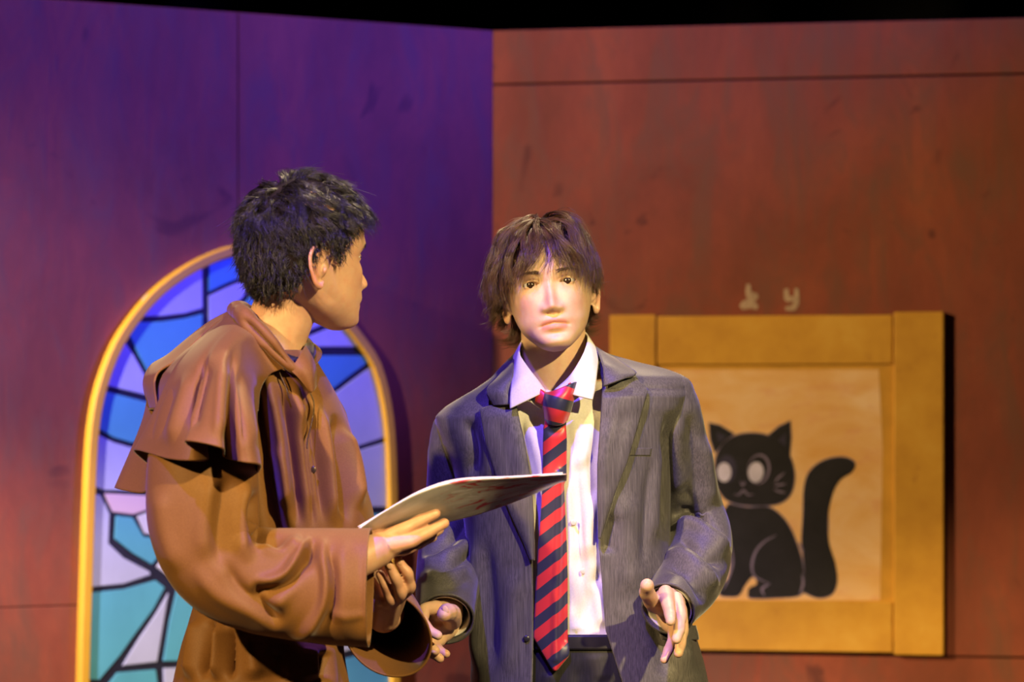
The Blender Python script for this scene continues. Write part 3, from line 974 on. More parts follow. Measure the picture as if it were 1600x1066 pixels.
def front_depth(sec, px, py, inset=0.0):
    py = np.asarray(py, float); sh = np.broadcast(px, py).shape
    yy = np.broadcast_to(py, sh).ravel(); xx = np.broadcast_to(px, sh).ravel()
    cx, hx, dc, hd, n = sec(yy)
    u = np.clip(np.abs((xx - cx)/(hx - inset*F/dc)), 0, .999)
    return (dc - (hd - inset)*(1 - u**n)**(1/n)).reshape(sh)

def edge_angle(sec, py, px):
    cx, hx, dc, hd, n = sec(py)
    u = np.clip((px - cx)/hx, -.999, .999)
    return np.arccos(np.sign(u)*np.abs(u)**(n/2))

def strip(name, sec, rows, inset, m, parent, n_r=80, n_c=24, thick=.002, bulge=0.0, folds=None, uv=False, lift=None):
    """sheet lying on a torso: rows = list of (py, xa, xb); inset negative = in front of the section"""
    r = np.array(rows, float)
    py = np.linspace(r[0, 0], r[-1, 0], n_r)
    xa = np.interp(py, r[:, 0], r[:, 1]); xb = np.interp(py, r[:, 0], r[:, 2])
    u = np.linspace(0, 1, n_c)
    X = xa[:, None] + (xb - xa)[:, None]*u; Y = py[:, None]*np.ones(n_c)
    D = front_depth(sec, X, Y, inset) - bulge*np.sin(np.pi*u)**.7
    if lift is not None: D = D - lift(X, Y)
    G = P(X, Y, D)
    if folds: G = crease(G, False, folds, np.array([0, -1., 0]))
    uvs = np.stack([(X - 800)/100, (Y - 650)/100], -1) if uv else None
    return grid_obj(name, G, False, m, parent, thick, uv=uvs)

def lofted_patch(ctrl, nr, nc):
    """smooth surface through a rows x cols net of (px, py, d)"""
    c = np.array(ctrl, float)
    rows = np.stack([spline_u(c[i], nc) for i in range(c.shape[0])])        # R,nc,3
    return np.stack([spline_u(rows[:, j], nr) for j in range(nc)], 1)

def spline_u(p, n):
    """Catmull-Rom with uniform parameter (keeps columns aligned)"""
    p = np.array(p, float); e = np.vstack([2*p[0]-p[1], p, 2*p[-1]-p[-2]])
    t = np.linspace(0, len(p) - 1, n); i = np.minimum(t.astype(int), len(p) - 2); u = (t - i)[:, None]
    a, b, c, d = e[i], e[i+1], e[i+2], e[i+3]
    return .5*(2*b + (c-a)*u + (2*a-5*b+4*c-d)*u*u + (3*b-a-3*c+d)*u**3)
# ------------------------------------------------------------------ the person in the grey suit
suit_p = empty('person', (0.075, 6.0, 0.0), 'person in an open grey suit with red and navy striped tie, both hands held out', 'person')
HB = head_matrix(858, 452, 5.97, 0, -5, -7)
SUIT = torso_fn([
 (536, 822, 914, 6.04, .050, 2.0), (552, 806, 944, 6.03, .060, 2.0), (566, 792, 990, 6.02, .070, 2.1), (580, 779, 1046, 6.015, .080, 2.2),
 (592, 768, 1072, 6.01, .088, 2.2), (606, 748, 1077, 6.01, .094, 2.3), (622, 722, 1074, 6.0, .100, 2.3), (640, 694, 1068, 6.0, .106, 2.4), (655, 682, 1062, 6.0, .110, 2.4),
 (690, 692, 1052, 6.0, .118, 2.4), (740, 712, 1046, 6.0, .122, 2.4), (830, 728, 1046, 6.0, .120, 2.4), (920, 735, 1062, 6.0, .120, 2.4), (1000, 738, 1086, 6.0, .122, 2.4),
 (1066, 737, 1104, 6.0, .126, 2.4), (1180, 733, 1122, 6.0, .130, 2.4)])
# body: head, neck, shoulders, arms and hands in one surface
def px_chain(pts):
    c = np.array(pts, float); return chain(P(c[:, 0], c[:, 1], c[:, 2]), c[:, 3]/1000., 56, 10)
bodyB = [px_chain([(862, 488, 6.0, 53), (866, 545, 6.0, 56), (869, 600, 6.01, 58), (870, 680, 6.03, 70)]),
         px_chain([(868, 625, 6.03, 50), (790, 650, 6.04, 50), (722, 690, 6.05, 40), (718, 780, 6.10, 26), (712, 840, 6.09, 20), (702, 905, 5.97, 24), (698, 960, 5.87, 27)]),
         px_chain([(868, 625, 6.03, 50), (960, 620, 6.03, 50), (1046, 650, 6.03, 38), (1066, 740, 6.07, 26), (1090, 835, 6.08, 20), (1074, 895, 5.98, 24), (1044, 940, 5.87, 27)])]
# his left hand (right in the picture): palm turned in, fingers towards the camera and down
bodyB += hand([
  [(1036, 950, 5.84, 15), (1020, 942, 5.79, 14.5), (1011, 926, 5.745, 13.5), (1011, 915, 5.722, 12)],
  [(1040, 926, 5.795, 13), (1044, 946, 5.745, 11.2), (1047, 962, 5.71, 10), (1048, 971, 5.695, 8.6)],
  [(1056, 936, 5.795, 13), (1063, 962, 5.745, 11.2), (1061, 986, 5.715, 10), (1057, 999, 5.70, 8.8)],
  [(1062, 952, 5.81, 12.5), (1066, 984, 5.76, 10.8), (1063, 1008, 5.73, 9.6), (1060, 1021, 5.715, 8.4)],
  [(1054, 972, 5.825, 11.5), (1052, 998, 5.78, 9.8), (1044, 1017, 5.75, 8.6), (1038, 1031, 5.74, 7.4)]],
 [[(1044, 940, 5.87, 26), (1042, 938, 5.83, 22), (1042, 936, 5.80, 16)],
  [(1046, 944, 5.87, 24), (1053, 944, 5.825, 20), (1056, 944, 5.80, 14)],
  [(1046, 952, 5.87, 22), (1056, 958, 5.835, 19), (1060, 962, 5.81, 14)],
  [(1040, 950, 5.86, 20), (1046, 972, 5.845, 17), (1052, 982, 5.825, 12.5)]])
# his right hand (left in the picture)
bodyB += hand([
  [(706, 970, 5.83, 17), (705, 960, 5.785, 17), (699, 957, 5.745, 15.5), (694, 960, 5.722, 13)],
  [(682, 950, 5.81, 13), (664, 953, 5.775, 11.2), (660, 970, 5.74, 10.2), (671, 986, 5.725, 9.4), (684, 993, 5.72, 8.4)],
  [(674, 976, 5.815, 13), (658, 990, 5.78, 11), (666, 1006, 5.75, 10), (680, 1017, 5.74, 8.6)],
  [(678, 990, 5.82, 12), (663, 1006, 5.785, 10.4), (674, 1020, 5.76, 9.4), (687, 1029, 5.75, 8.2)],
  [(688, 1000, 5.83, 11), (680, 1008, 5.80, 9.6), (688, 1018, 5.78, 8.6), (697, 1022, 5.77, 7.4)]],
 [[(698, 960, 5.88, 27), (690, 960, 5.835, 23), (684, 958, 5.81, 16)],
  [(698, 968, 5.88, 26), (686, 976, 5.84, 21), (678, 978, 5.815, 15)],
  [(698, 976, 5.88, 24), (688, 990, 5.845, 19), (681, 994, 5.825, 14)]])
build_body('body', suit_p, HB, bodyB, M['skin_b'], .0018,
           [(P(1048, 965, 5.76), .06, .14), (P(684, 985, 5.78), .06, .14), (P(1010, 914, 5.73), .014, .30), (P(694, 960, 5.72), .014, .30), (P(1040, 1032, 5.74), .010, .35), (P(1060, 1022, 5.72), .010, .35), (P(688, 1030, 5.75), .010, .35), (P(696, 1023, 5.77), .010, .35)])
nails(suit_p, M['skin_b'], [(696, 953, 5.712, -2, -6, 6)])

# shirt
py = np.linspace(596, 1034, 150); th = np.linspace(0, 2*np.pi, 160, endpoint=False)[None, :]*np.ones((150, 1))
G = ring(SUIT, py, th, .016 + .018*smoothstep(.8, .5, np.sin(th)))
G = G + np.array([0, 1., 0])*(0.030*smoothstep(640, 596, py))[:, None, None]*smoothstep(0.2, .9, np.sin(th))[..., None]
outw = G - P(880, py, 6.0)[:, None, :]
sh_f = [([(905, 640), (912, 740), (925, 900), (938, 990)], 9, 0.0114), ([(896, 640), (900, 760), (905, 900), (912, 1000)], 6, -0.0095),
        ([(820, 650), (845, 720), (848, 780)], 9, 0.0114), ([(812, 640), (818, 720), (828, 800)], 7, -0.0095), ([(925, 640), (915, 700), (898, 740)], 8, 0.0095),
        ([(935, 760), (920, 820), (912, 880)], 9, 0.0114), ([(938, 880), (926, 930), (905, 990)], 8, -0.0114), ([(898, 660), (895, 800), (900, 980)], 5, 0.0095, 'full'), ([(930, 905), (940, 960), (944, 985)], 6, 0.0114)]
G = crease(G, True, sh_f, outw)
G = G + .0015*wob(G, 45, 5)[..., None]*np.array([0, -1, 0])
shirt = grid_obj('shirt', G, True, M['shirt'], suit_p, .0015)
# front placket and buttons
SX, SY = to_px(G)
for (bx, by) in ((899, 817), (914, 893)):
    dist = np.hypot(SX - bx, SY - by) + 100*(G[..., 1] > 6.0)
    c = G[np.unravel_index(np.argmin(dist), dist.shape)] + np.array([0, -.002, 0])
    v, f = ellipsoid((0, 0, 0), (.0052, .0014, .0052), None, 10)
    mesh_obj('shirt_button', v + c, f, M['button'], shirt)
# shirt collar
inner = [(853, 612, 5.882), (840, 594, 5.884), (826, 576, 5.890), (812, 552, 5.93), (818, 530, 6.0), (842, 518, 6.07), (868, 514, 6.085), (895, 514, 6.07), (914, 520, 6.0), (918, 532, 5.94), (908, 560, 5.892), (890, 588, 5.884), (866, 610, 5.880)]
outer = [(797, 639, 5.868), (797, 622, 5.872), (799, 604, 5.880), (803, 572, 5.925), (806, 552, 6.01), (836, 542, 6.105), (868, 540, 6.118), (905, 538, 6.10), (930, 544, 6.01), (934, 560, 5.94), (932, 585, 5.886), (930, 606, 5.876), (926, 625, 5.866)]
def band(name, inner, outer, m, parent, puff, thick, n=120, r=16, folds=None):
    a = spline_u(inner, n); b = spline_u(outer, n)
    v = np.linspace(0, 1, r)[:, None, None]
    q = a[None]*(1-v) + b[None]*v
    q[..., 2] -= puff*np.sin(np.pi*v[..., 0])
    G = P(q[..., 0], q[..., 1], q[..., 2])
    if folds: G = crease(G, False, folds, np.array([0, -1., 0]))
    return grid_obj(name, G, False, m, parent, thick)
col = band('collar', inner, outer, M['shirt'], shirt, .007, .003)
# collar stand inside, seen in the open neck
stand_a = [(852, 622, 5.893), (836, 604, 5.895), (822, 580, 5.90), (812, 560, 5.95), (820, 540, 6.02), (868, 526, 6.09), (912, 536, 6.02), (917, 548, 5.95), (908, 574, 5.90), (888, 600, 5.893), (862, 622, 5.89)]
stand_b = [(846, 640, 5.885), (826, 626, 5.885), (806, 606, 5.89), (800, 580, 5.945), (812, 560, 6.03), (868, 548, 6.10), (922, 556, 6.03), (930, 570, 5.945), (925, 600, 5.89), (900, 624, 5.885), (868, 640, 5.882)]
band('collar_stand', stand_a, stand_b, M['shirt'], shirt, .0, .002)

# tie
def tie_mat():
    m, nt, b = mat('striped_silk')
    uv = N(nt, 'ShaderNodeUVMap'); uv.uv_map = 'UVMap'
    sp = N(nt, 'ShaderNodeSeparateXYZ'); nt.links.new(uv.outputs[0], sp.inputs[0])
    m1 = N(nt, 'ShaderNodeMath', operation='MULTIPLY'); m1.inputs[1].default_value = .80; nt.links.new(sp.outputs[0], m1.inputs[0])
    ad = N(nt, 'ShaderNodeMath', operation='ADD'); nt.links.new(m1.outputs[0], ad.inputs[0]); nt.links.new(sp.outputs[1], ad.inputs[1])
    ml = N(nt, 'ShaderNodeMath', operation='MULTIPLY'); ml.inputs[1].default_value = 1/.405; nt.links.new(ad.outputs[0], ml.inputs[0])
    fr = N(nt, 'ShaderNodeMath', operation='FRACT'); nt.links.new(ml.outputs[0], fr.inputs[0])
    c = ramp(nt, fr.outputs[0], [(0, (.56, .028, .030)), (.50, (.56, .028, .030)), (.515, (.022, .026, .050)), (.985, (.022, .026, .050)), (1, (.56, .028, .030))])
    nt.links.new(c, b.inputs['Base Color']); b.inputs['Roughness'].default_value = .38; b.inputs['Sheen Weight'].default_value = .2
    n = noise(nt, 1, 2, .5, (900, 900, 900)); bump(nt, b, n, .1, .0004)
    return m
M['tie'] = tie_mat()
tie = strip('necktie', SUIT, [(646, 855, 884), (668, 850, 884), (690, 849, 885), (760, 848, 884), (800, 846, 886), (850, 842, 888), (900, 839, 889), (996, 834, 889), (1024, 850, 889), (1048, 865, 869)],
            .003, M['tie'], suit_p, 140, 24, .003, .006, [([(874, 740), (872, 850), (868, 960), (868, 1030)], 5, .005, 'full'), ([(884, 760), (884, 860), (884, 1000)], 9, -.006, 'full'), ([(852, 668), (866, 676), (884, 662)], 5, -.003)], True, lift=lambda X, Y: .016*smoothstep(730, 650, Y))
# knot and the band running under the collar
kn = lofted_patch([[(848, 613, 5.884), (860, 613, 5.862), (876, 607, 5.858), (894, 599, 5.864), (904, 595, 5.884)],
                   [(848, 626, 5.878), (857, 627, 5.856), (872, 624, 5.850), (888, 618, 5.856), (899, 610, 5.878)],
                   [(851, 644, 5.876), (858, 646, 5.858), (869, 646, 5.852), (882, 643, 5.858), (892, 638, 5.876)],
                   [(853, 660, 5.880), (860, 664, 5.868), (868, 665, 5.864), (878, 663, 5.868), (886, 656, 5.880)]], 30, 30)
G = P(kn[..., 0], kn[..., 1], kn[..., 2])
grid_obj('knot', G, False, M['tie'], tie, .004, uv=np.stack([-(kn[..., 0]-800)/100*.35, (kn[..., 1]-650)/100*1.05 - .1], -1))
for a, b in (([(858, 618, 5.872), (844, 608, 5.880), (828, 606, 5.888), (812, 604, 5.91)], [(853, 636, 5.872), (840, 631, 5.880), (826, 624, 5.89), (808, 620, 5.91)]),
             ([(888, 600, 5.874), (900, 594, 5.884), (912, 590, 5.896), (924, 582, 5.92)], [(892, 616, 5.874), (904, 608, 5.882), (918, 602, 5.895), (930, 594, 5.92)])):
    a = spline_u(a, 20); b = spline_u(b, 20); v = np.linspace(0, 1, 8)[:, None, None]
    q = a[None]*(1-v) + b[None]*v; q[..., 2] -= .004*np.sin(np.pi*v[..., 0])
    grid_obj('neck_band', P(q[..., 0], q[..., 1], q[..., 2]), False, M['tie'], tie, .003, uv=np.stack([(q[..., 1]-650)/100*.2, (q[..., 0]-800)/100*1.2], -1))

# trousers and belt
def leg_tube(xs): 
    c = np.array(xs, float); s = spline(np.hstack([P(c[:, 0], c[:, 1], c[:, 2]), c[:, 3:]]), 60)
    return tube(s[:, :3], s[:, 3], 48)
pyt = np.concatenate([np.linspace(992, 1066, 40), np.linspace(1066, 1190, 30)[1:]]); tht = np.linspace(0, 2*np.pi, 120, endpoint=False)[None, :]*np.ones((len(pyt), 1))
TR = torso_fn([(985, 768, 1056, 6.0, .108, 2.3), (1010, 768, 1062, 6.0, .111, 2.3), (1066, 766, 1074, 6.0, .114, 2.3), (1190, 758, 1086, 6.0, .116, 2.3)])
G = ring(TR, pyt, tht)
tr = grid_obj('trousers', crease(G, True, [([(902, 1030), (905, 1066), (900, 1150)], 7, -.006), ([(930, 1020), (945, 1066)], 6, .005), ([(860, 1050), (850, 1090)], 6, .005)], G - P(900, pyt, 6.0)[:, None]), True, M['trouser'], suit_p, .002)
grid_obj('trouser_leg', leg_tube([(838, 1150, 6.0, .092), (832, 1350, 5.99, .088), (826, 1600, 6.0, .070), (822, 1800, 6.01, .062), (820, 1868, 6.01, .060)]), True, M['trouser'], tr)
grid_obj('trouser_leg', leg_tube([(1000, 1150, 6.0, .092), (1004, 1350, 5.99, .088), (1008, 1600, 6.0, .070), (1012, 1800, 6.01, .062), (1012, 1868, 6.01, .060)]), True, M['trouser'], tr)
pyb = np.linspace(993, 1016, 8); G = ring(TR, pyb, np.linspace(0, 2*np.pi, 120, endpoint=False)[None, :]*np.ones((8, 1)), -.003)
grid_obj('belt', G, True, M['leather'], suit_p, .003)
for cx in (820, 1012):
    b = P(cx, 1870, 6.01)
    sec_s = []
    for (yy, w, h) in ((.10, .025, .050), (.06, .036, .085), (0, .040, .095), (-.06, .042, .075), (-.12, .046, .055), (-.17, .042, .040), (-.195, .020, .022)):
        a = np.linspace(0, 2*np.pi, 24, endpoint=False)
        sec_s.append(np.stack([b[0] + w*np.cos(a), np.full(24, b[1] + yy), h/2 + h/2*np.sign(np.sin(a))*np.abs(np.sin(a))**.6], 1))
    sh = grid_obj('shoe', np.array(sec_s), True, M['leather'], suit_p, .004)

# jacket body: one sheet from the front edge on one side round the back to the other
pyj = np.concatenate([np.linspace(537, 660, 90), np.linspace(660, 1175, 170)[1:]])
xl = np.interp(pyj, [537, 552, 600, 640, 740, 860, 1000, 1066, 1150, 1175], [826, 812, 803, 806, 822, 832, 833, 832, 826, 815])
xr = np.interp(pyj, [537, 552, 600, 700, 800, 850, 985, 1066, 1150, 1175], [910, 930, 942, 938, 935, 936, 946, 972, 1004, 1030])
aR, aL = edge_angle(SUIT, pyj, xr), edge_angle(SUIT, pyj, xl)
u = np.linspace(0, 1, 300)[None, :]
th = aR[:, None] + (aL - 2*np.pi - aR)[:, None]*u
G = ring(SUIT, pyj, th)
outw = G - P(890, pyj, 6.0)[:, None, :]
jf = [([(1046, 640), (1043, 700), (1040, 760), (1040, 850)], 8, -0.016), ([(1030, 690), (1026, 760), (1018, 860)], 11, 0.0063), ([(1020, 700), (1008, 800), (1000, 900)], 8, -0.0053),
      ([(960, 800), (950, 830), (945, 870)], 12, -0.0074), ([(975, 760), (985, 850), (985, 940)], 20, 0.0063), ([(1040, 900), (1060, 980), (1076, 1060)], 14, 0.0095), ([(1020, 940), (1030, 1000), (1042, 1066)], 12, -0.0074),
      ([(730, 650), (742, 700), (738, 750)], 9, -0.0116), ([(752, 660), (768, 720), (764, 760)], 12, 0.0063), ([(745, 830), (746, 950), (744, 1060)], 8, 0.0106), ([(760, 830), (766, 950), (770, 1060)], 12, -0.0074), ([(806, 880), (800, 960), (790, 1066)], 16, 0.0063),
      ([(705, 640), (750, 628), (790, 612)], 14, 0.0042)]
G = crease(G, False, jf, outw)
G = G + .0018*wob(G, 26, 8)[..., None]*outw/np.linalg.norm(outw, axis=-1, keepdims=True)
jacket = grid_obj('jacket', G, False, M['suit'], suit_p, .004)
# lapels
strip('lapel', SUIT, [(633, 771, 806), (641, 750, 808), (660, 753, 812), (689, 758, 819), (745, 776, 828), (771, 785, 831), (807, 800, 833), (850, 820, 834), (876, 830, 834)], -.010, M['suit'], jacket, 90, 30, .004, .006,
      [([(775, 640), (790, 700), (812, 790)], 12, -.003)], lift=lambda X, Y: .004*smoothstep(700, 640, Y))
strip('lapel', SUIT, [(586, 942, 982), (598, 942, 1000), (610, 941, 1012), (653, 939, 1000), (725, 934, 979), (776, 934, 959), (807, 935, 949), (842, 936, 938)], -.010, M['suit'], jacket, 90, 30, .004, .006,
      [([(985, 620), (968, 690), (948, 790)], 12, -.003)], lift=lambda X, Y: .004*smoothstep(660, 600, Y))
inner = [(806, 632, 5.882), (802, 606, 5.887), (803, 580, 5.90), (808, 556, 5.96), (826, 536, 6.06), (868, 528, 6.108), (906, 531, 6.07), (930, 543, 5.97), (940, 565, 5.91), (943, 585, 5.892), (943, 604, 5.886)]
outer = [(772, 634, 5.890), (760, 611, 5.900), (774, 594, 5.935), (796, 574, 5.99), (826, 560, 6.08), (868, 554, 6.125), (920, 549, 6.085), (955, 558, 6.0), (978, 572, 5.945), (994, 584, 5.915), (981, 590, 5.898)]
band('jacket_collar', inner, outer, M['suit'], jacket, .010, .004)
# sleeves
def sleeve(name, ctl, folds, m, parent, cols=110, rows=190, up=(0, 0, 1), aspect=1.0, thick=.004, wv=.0016, seed=4, freq=30, scale_end=1.0):
    c = np.array(ctl, float)
    pts = P(c[:, 0], c[:, 1], c[:, 2]); r = c[:, 3]/F*c[:, 2]
    s = spline(np.hstack([pts, r[:, None]]), rows)
    G = tube(s[:, :3], s[:, 3], cols, aspect, up=up)
    cen = s[:, None, :3]
    outw = G - cen
    G = relax(crease(G, True, folds, outw), True, 4)
    outw = outw/(np.linalg.norm(outw, axis=-1, keepdims=True) + 1e-9)
    G = G + (wv*wob(G, freq, seed))[..., None]*outw
    return grid_obj(name, G, True, m, parent, thick)
sl_l = [([(742, 800), (712, 838), (690, 852), (668, 880)], 9, -0.0167), ([(742, 836), (715, 862), (680, 872), (658, 892)], 8, 0.0119), ([(744, 860), (712, 884), (676, 900)], 7, -0.0131), ([(738, 888), (700, 898), (660, 905)], 9, 0.0095),
        ([(690, 690), (708, 730), (722, 780)], 10, -0.0095), ([(676, 680), (680, 740), (676, 800)], 12, 0.0060), ([(735, 905), (712, 918), (680, 922)], 6, -0.0071), ([(720, 770), (690, 800), (668, 812)], 10, -0.0095)]
sl = sleeve('sleeve', [(712, 640, 6.02, 6), (712, 645, 6.02, 22), (713, 656, 6.02, 35), (717, 684, 6.03, 45), (722, 745, 6.06, 53), (718, 815, 6.09, 55), (708, 868, 6.03, 54), (699, 915, 5.945, 49), (696, 950, 5.87, 45), (695, 968, 5.838, 44)], sl_l, M['suit'], jacket, up=(0, -1, 0), seed=11)
sr_l = [([(1046, 812), (1072, 800), (1100, 812), (1130, 846)], 8, -0.0255), ([(1050, 830), (1080, 822), (1112, 842), (1138, 872)], 8, 0.0204), ([(1048, 846), (1078, 850), (1110, 872), (1134, 890)], 7, -0.0187), ([(1036, 868), (1070, 872), (1100, 900), (1118, 930)], 8, 0.0170),
        ([(1032, 886), (1066, 892), (1092, 922), (1100, 950)], 7, -0.0136), ([(1056, 640), (1058, 720), (1066, 790)], 10, 0.0119), ([(1076, 640), (1086, 720), (1092, 790)], 10, -0.0102), ([(1098, 680), (1108, 750), (1112, 800)], 9, 0.0085), ([(1060, 760), (1078, 778), (1092, 800)], 8, -0.0119)]
sleeve('sleeve', [(1052, 586, 6.0, 5), (1052, 591, 6.0, 20), (1052, 604, 6.0, 30), (1052, 640, 6.01, 42), (1062, 725, 6.05, 50), (1076, 795, 6.08, 53), (1089, 845, 6.06, 54), (1078, 900, 5.97, 52), (1053, 938, 5.885, 45), (1044, 952, 5.855, 43)], sr_l, M['suit'], jacket, up=(0, -1, 0), seed=13)
# shirt cuffs inside the sleeves
for cc in ([(700, 930, 5.93, 36), (697, 954, 5.868, 37), (696, 965, 5.848, 38)], [(1066, 915, 5.94, 35), (1050, 944, 5.88, 36), (1045, 951, 5.865, 37)]):
    sleeve('shirt_cuff', cc, [], M['shirt'], shirt, 60, 20, (0, -1, 0), thick=.002, wv=0)
# pocket flap, breast pocket welt, buttons
strip('pocket_flap', SUIT, [(978, 1030, 1086), (992, 1032, 1090), (1000, 1034, 1091)], -.010, M['suit'], jacket, 14, 24, .004)
strip('breast_pocket', SUIT, [(700, 976, 1018), (712, 974, 1016)], -.0015, M['suit'], jacket, 8, 20, .0022)
for (bx, by) in ((823, 998),):
    c = P(bx, by, front_depth(SUIT, np.array([bx]), np.array([by]))[0] - .005)
    v, f = ellipsoid((0, 0, 0), (.0055, .002, .0055), None, 10); mesh_obj('jacket_button', v + c, f, M['dark_button'], jacket)

# hair: brown, medium long, fringe over the forehead, ends flicking out at the neck
CR = np.array([.01, .045, .110])
def flowB(p):
    v = p - CR; v = v/(np.linalg.norm(v, axis=1, keepdims=True) + 1e-9)
    v[:, 2] -= .55
    fr = smoothstep(-.02, -.09, p[:, 1])
    v[:, 0] += .16*fr*np.where(p[:, 0] > -.015, .5, -1)
    return v
def lenB(p, rs):
    fr = smoothstep(-.03, -.07, p[:, 1]); top = smoothstep(.05, .1, p[:, 2])
    L = .080 + .055*top
    L = np.where(fr > .5, .068 + 1.15*np.clip(p[:, 2] - .052, 0, .1), L)
    side = smoothstep(.045, .065, np.abs(p[:, 0]))*(1-top)
    # cut round the ear on his left, covering most of the ear on his right
    sl = np.where(p[:, 0] > 0, .022 + 1.0*np.clip(p[:, 2] - .012, 0, .1), .040 + 1.0*np.clip(p[:, 2] - .010, 0, .1))
    L = np.where((side > .5) & (fr < .5), sl, L)
    back = smoothstep(.025, .05, p[:, 1])*smoothstep(.06, .0, p[:, 2])
    L = np.where(back > .5, .066 + .7*np.clip(p[:, 2], 0, .1), L)
    return L
def flickB(q, p, t):
    s = np.zeros_like(q)
    w = smoothstep(-.030, -.065, q[:, 2])*smoothstep(.4, .9, t)*smoothstep(.0, .04, p[:, 1])
    s[:, 0] = np.sign(q[:, 0])*w*1.5; s[:, 2] = w*.7
    return s
def liftB(p, rs):
    return .008 + .004*smoothstep(.03, .09, p[:, 2]) + .011*smoothstep(-.03, -.07, p[:, 0])*smoothstep(.09, .04, p[:, 2]) - .008*smoothstep(.03, .07, p[:, 0])*smoothstep(.09, .05, p[:, 2])
hair('hair', suit_p, HB, M['hair_b'], 9000, 21, lenB, liftB, flowB, lambda p: .38 + 0*p[:, 0], .00042, 11, flickB, .004, 300, .62, lambda b: 1.1 - .85*smoothstep(.025, .065, b[:, 0])*smoothstep(.10, .06, b[:, 2]))
eyebrows(suit_p, HB, M['hair_b'])
# ------------------------------------------------------------------ the person in the brown hooded robe
monk = empty('person', (-0.38, 5.42, 0.0), 'person with short dark hair in a brown hooded robe, holding a thin booklet', 'person')
HA = head_matrix(478, 402, 5.42, 125, -4, 4, 1.0)
ROBE = torso_fn([
 (548, 392, 476, 5.44, .085, 2.0), (562, 362, 492, 5.44, .120, 2.1), (585, 332, 506, 5.44, .146, 2.2), (610, 305, 520, 5.445, .156, 2.3), (640, 285, 535, 5.45, .162, 2.3),
 (680, 272, 549, 5.45, .166, 2.3), (720, 270, 560, 5.45, .168, 2.3), (760, 274, 571, 5.45, .168, 2.3), (800, 284, 582, 5.45, .166, 2.3), (850, 292, 586, 5.45, .160, 2.3), (900, 297, 570, 5.45, .152, 2.3),
 (945, 301, 540, 5.45, .145, 2.3), (965, 296, 535, 5.45, .147, 2.3), (1010, 284, 535, 5.45, .152, 2.3), (1066, 273, 540, 5.45, .162, 2.3), (1300, 245, 575, 5.45, .20, 2.2), (1700, 225, 600, 5.45, .24, 2.1), (2034, 215, 612, 5.45, .26, 2.1)])
bodyA = [px_chain([(458, 440, 5.43, 50), (442, 490, 5.435, 49), (424, 540, 5.44, 53), (412, 620, 5.45, 72)]),
         px_chain([(412, 600, 5.45, 50), (345, 625, 5.33, 50), (318, 680, 5.20, 44), (316, 780, 5.17, 40), (330, 870, 5.16, 36), (440, 905, 5.175, 30), (540, 882, 5.20, 28), (590, 858, 5.22, 27)]),
         px_chain([(412, 600, 5.45, 50), (470, 630, 5.55, 50), (498, 690, 5.60, 40), (514, 800, 5.66, 34), (552, 896, 5.65, 32), (598, 950, 5.56, 31), (600, 962, 5.42, 27)])]
# right hand under the booklet, fingers pointing away along it
bodyA += hand([
  [(606, 840, 5.222, 14), (628, 829, 5.218, 11.5), (656, 814, 5.224, 10), (680, 803, 5.228, 8.4)],
  [(608, 852, 5.212, 14), (640, 846, 5.216, 11.5), (668, 832, 5.230, 10), (694, 818, 5.240, 8.4)],
  [(604, 858, 5.222, 13), (636, 856, 5.245, 10.6), (662, 842, 5.265, 9.4), (686, 828, 5.28, 8)],
  [(598, 860, 5.245, 12), (628, 860, 5.27, 9.8), (654, 850, 5.29, 8.8), (676, 840, 5.305, 7.6)],
  [(598, 846, 5.245, 13), (610, 832, 5.272, 10.5), (632, 812, 5.290, 9.2), (654, 800, 5.305, 8)]],
 [[(578, 858, 5.225, 27), (598, 848, 5.225, 22), (614, 842, 5.222, 15)],
  [(578, 862, 5.225, 26), (600, 857, 5.222, 21), (618, 852, 5.215, 14)],
  [(578, 862, 5.24, 25), (598, 861, 5.245, 19), (612, 859, 5.24, 13)]])
# left hand: curled, finger tips up against the other palm
bodyA += hand([
  [(628, 928, 5.315, 11), (640, 918, 5.285, 9.6), (637, 896, 5.265, 8.8), (623, 878, 5.262, 7.6)],
  [(616, 938, 5.305, 11), (626, 928, 5.275, 9.6), (618, 904, 5.255, 8.8), (608, 884, 5.250, 7.8)],
  [(604, 942, 5.315, 10.5), (610, 938, 5.285, 9.2), (602, 914, 5.268, 8.4), (594, 898, 5.265, 7.4)],
  [(592, 942, 5.33, 9.5), (594, 938, 5.305, 8.4), (588, 920, 5.29, 7.6), (582, 908, 5.288, 6.8)],
  [(612, 930, 5.36, 12), (610, 905, 5.335, 10), (600, 890, 5.31, 9), (594, 882, 5.295, 8)]],
 [[(600, 960, 5.40, 25), (612, 946, 5.36, 19), (624, 932, 5.32, 12)],
  [(600, 962, 5.40, 25), (606, 950, 5.35, 19), (614, 940, 5.31, 12)],
  [(598, 964, 5.395, 24), (598, 952, 5.35, 17), (598, 943, 5.32, 11)]])
build_body('body', monk, HA, bodyA, M['skin_a'], .0018, [(P(640, 835, 5.22), .06, .12), (P(615, 915, 5.28), .05, .14), (P(608, 884, 5.245), .012, .25), (P(623, 878, 5.255), .012, .25), (P(694, 815, 5.22), .012, .25)], .4)
nails(monk, M['skin_a'], [(608.5, 884, 5.2425, -5, -9, 5.2), (624, 878, 5.2555, -6, -8, 5.0)])

# robe body
pyr = np.concatenate([np.linspace(548, 1080, 260), np.linspace(1080, 2034, 80)[1:]])
th = np.linspace(0, 2*np.pi, 320, endpoint=False)[None, :]*np.ones((len(pyr), 1))
G = ring(ROBE, pyr, th)
outw = G - P(420, pyr, 5.45)[:, None, :]
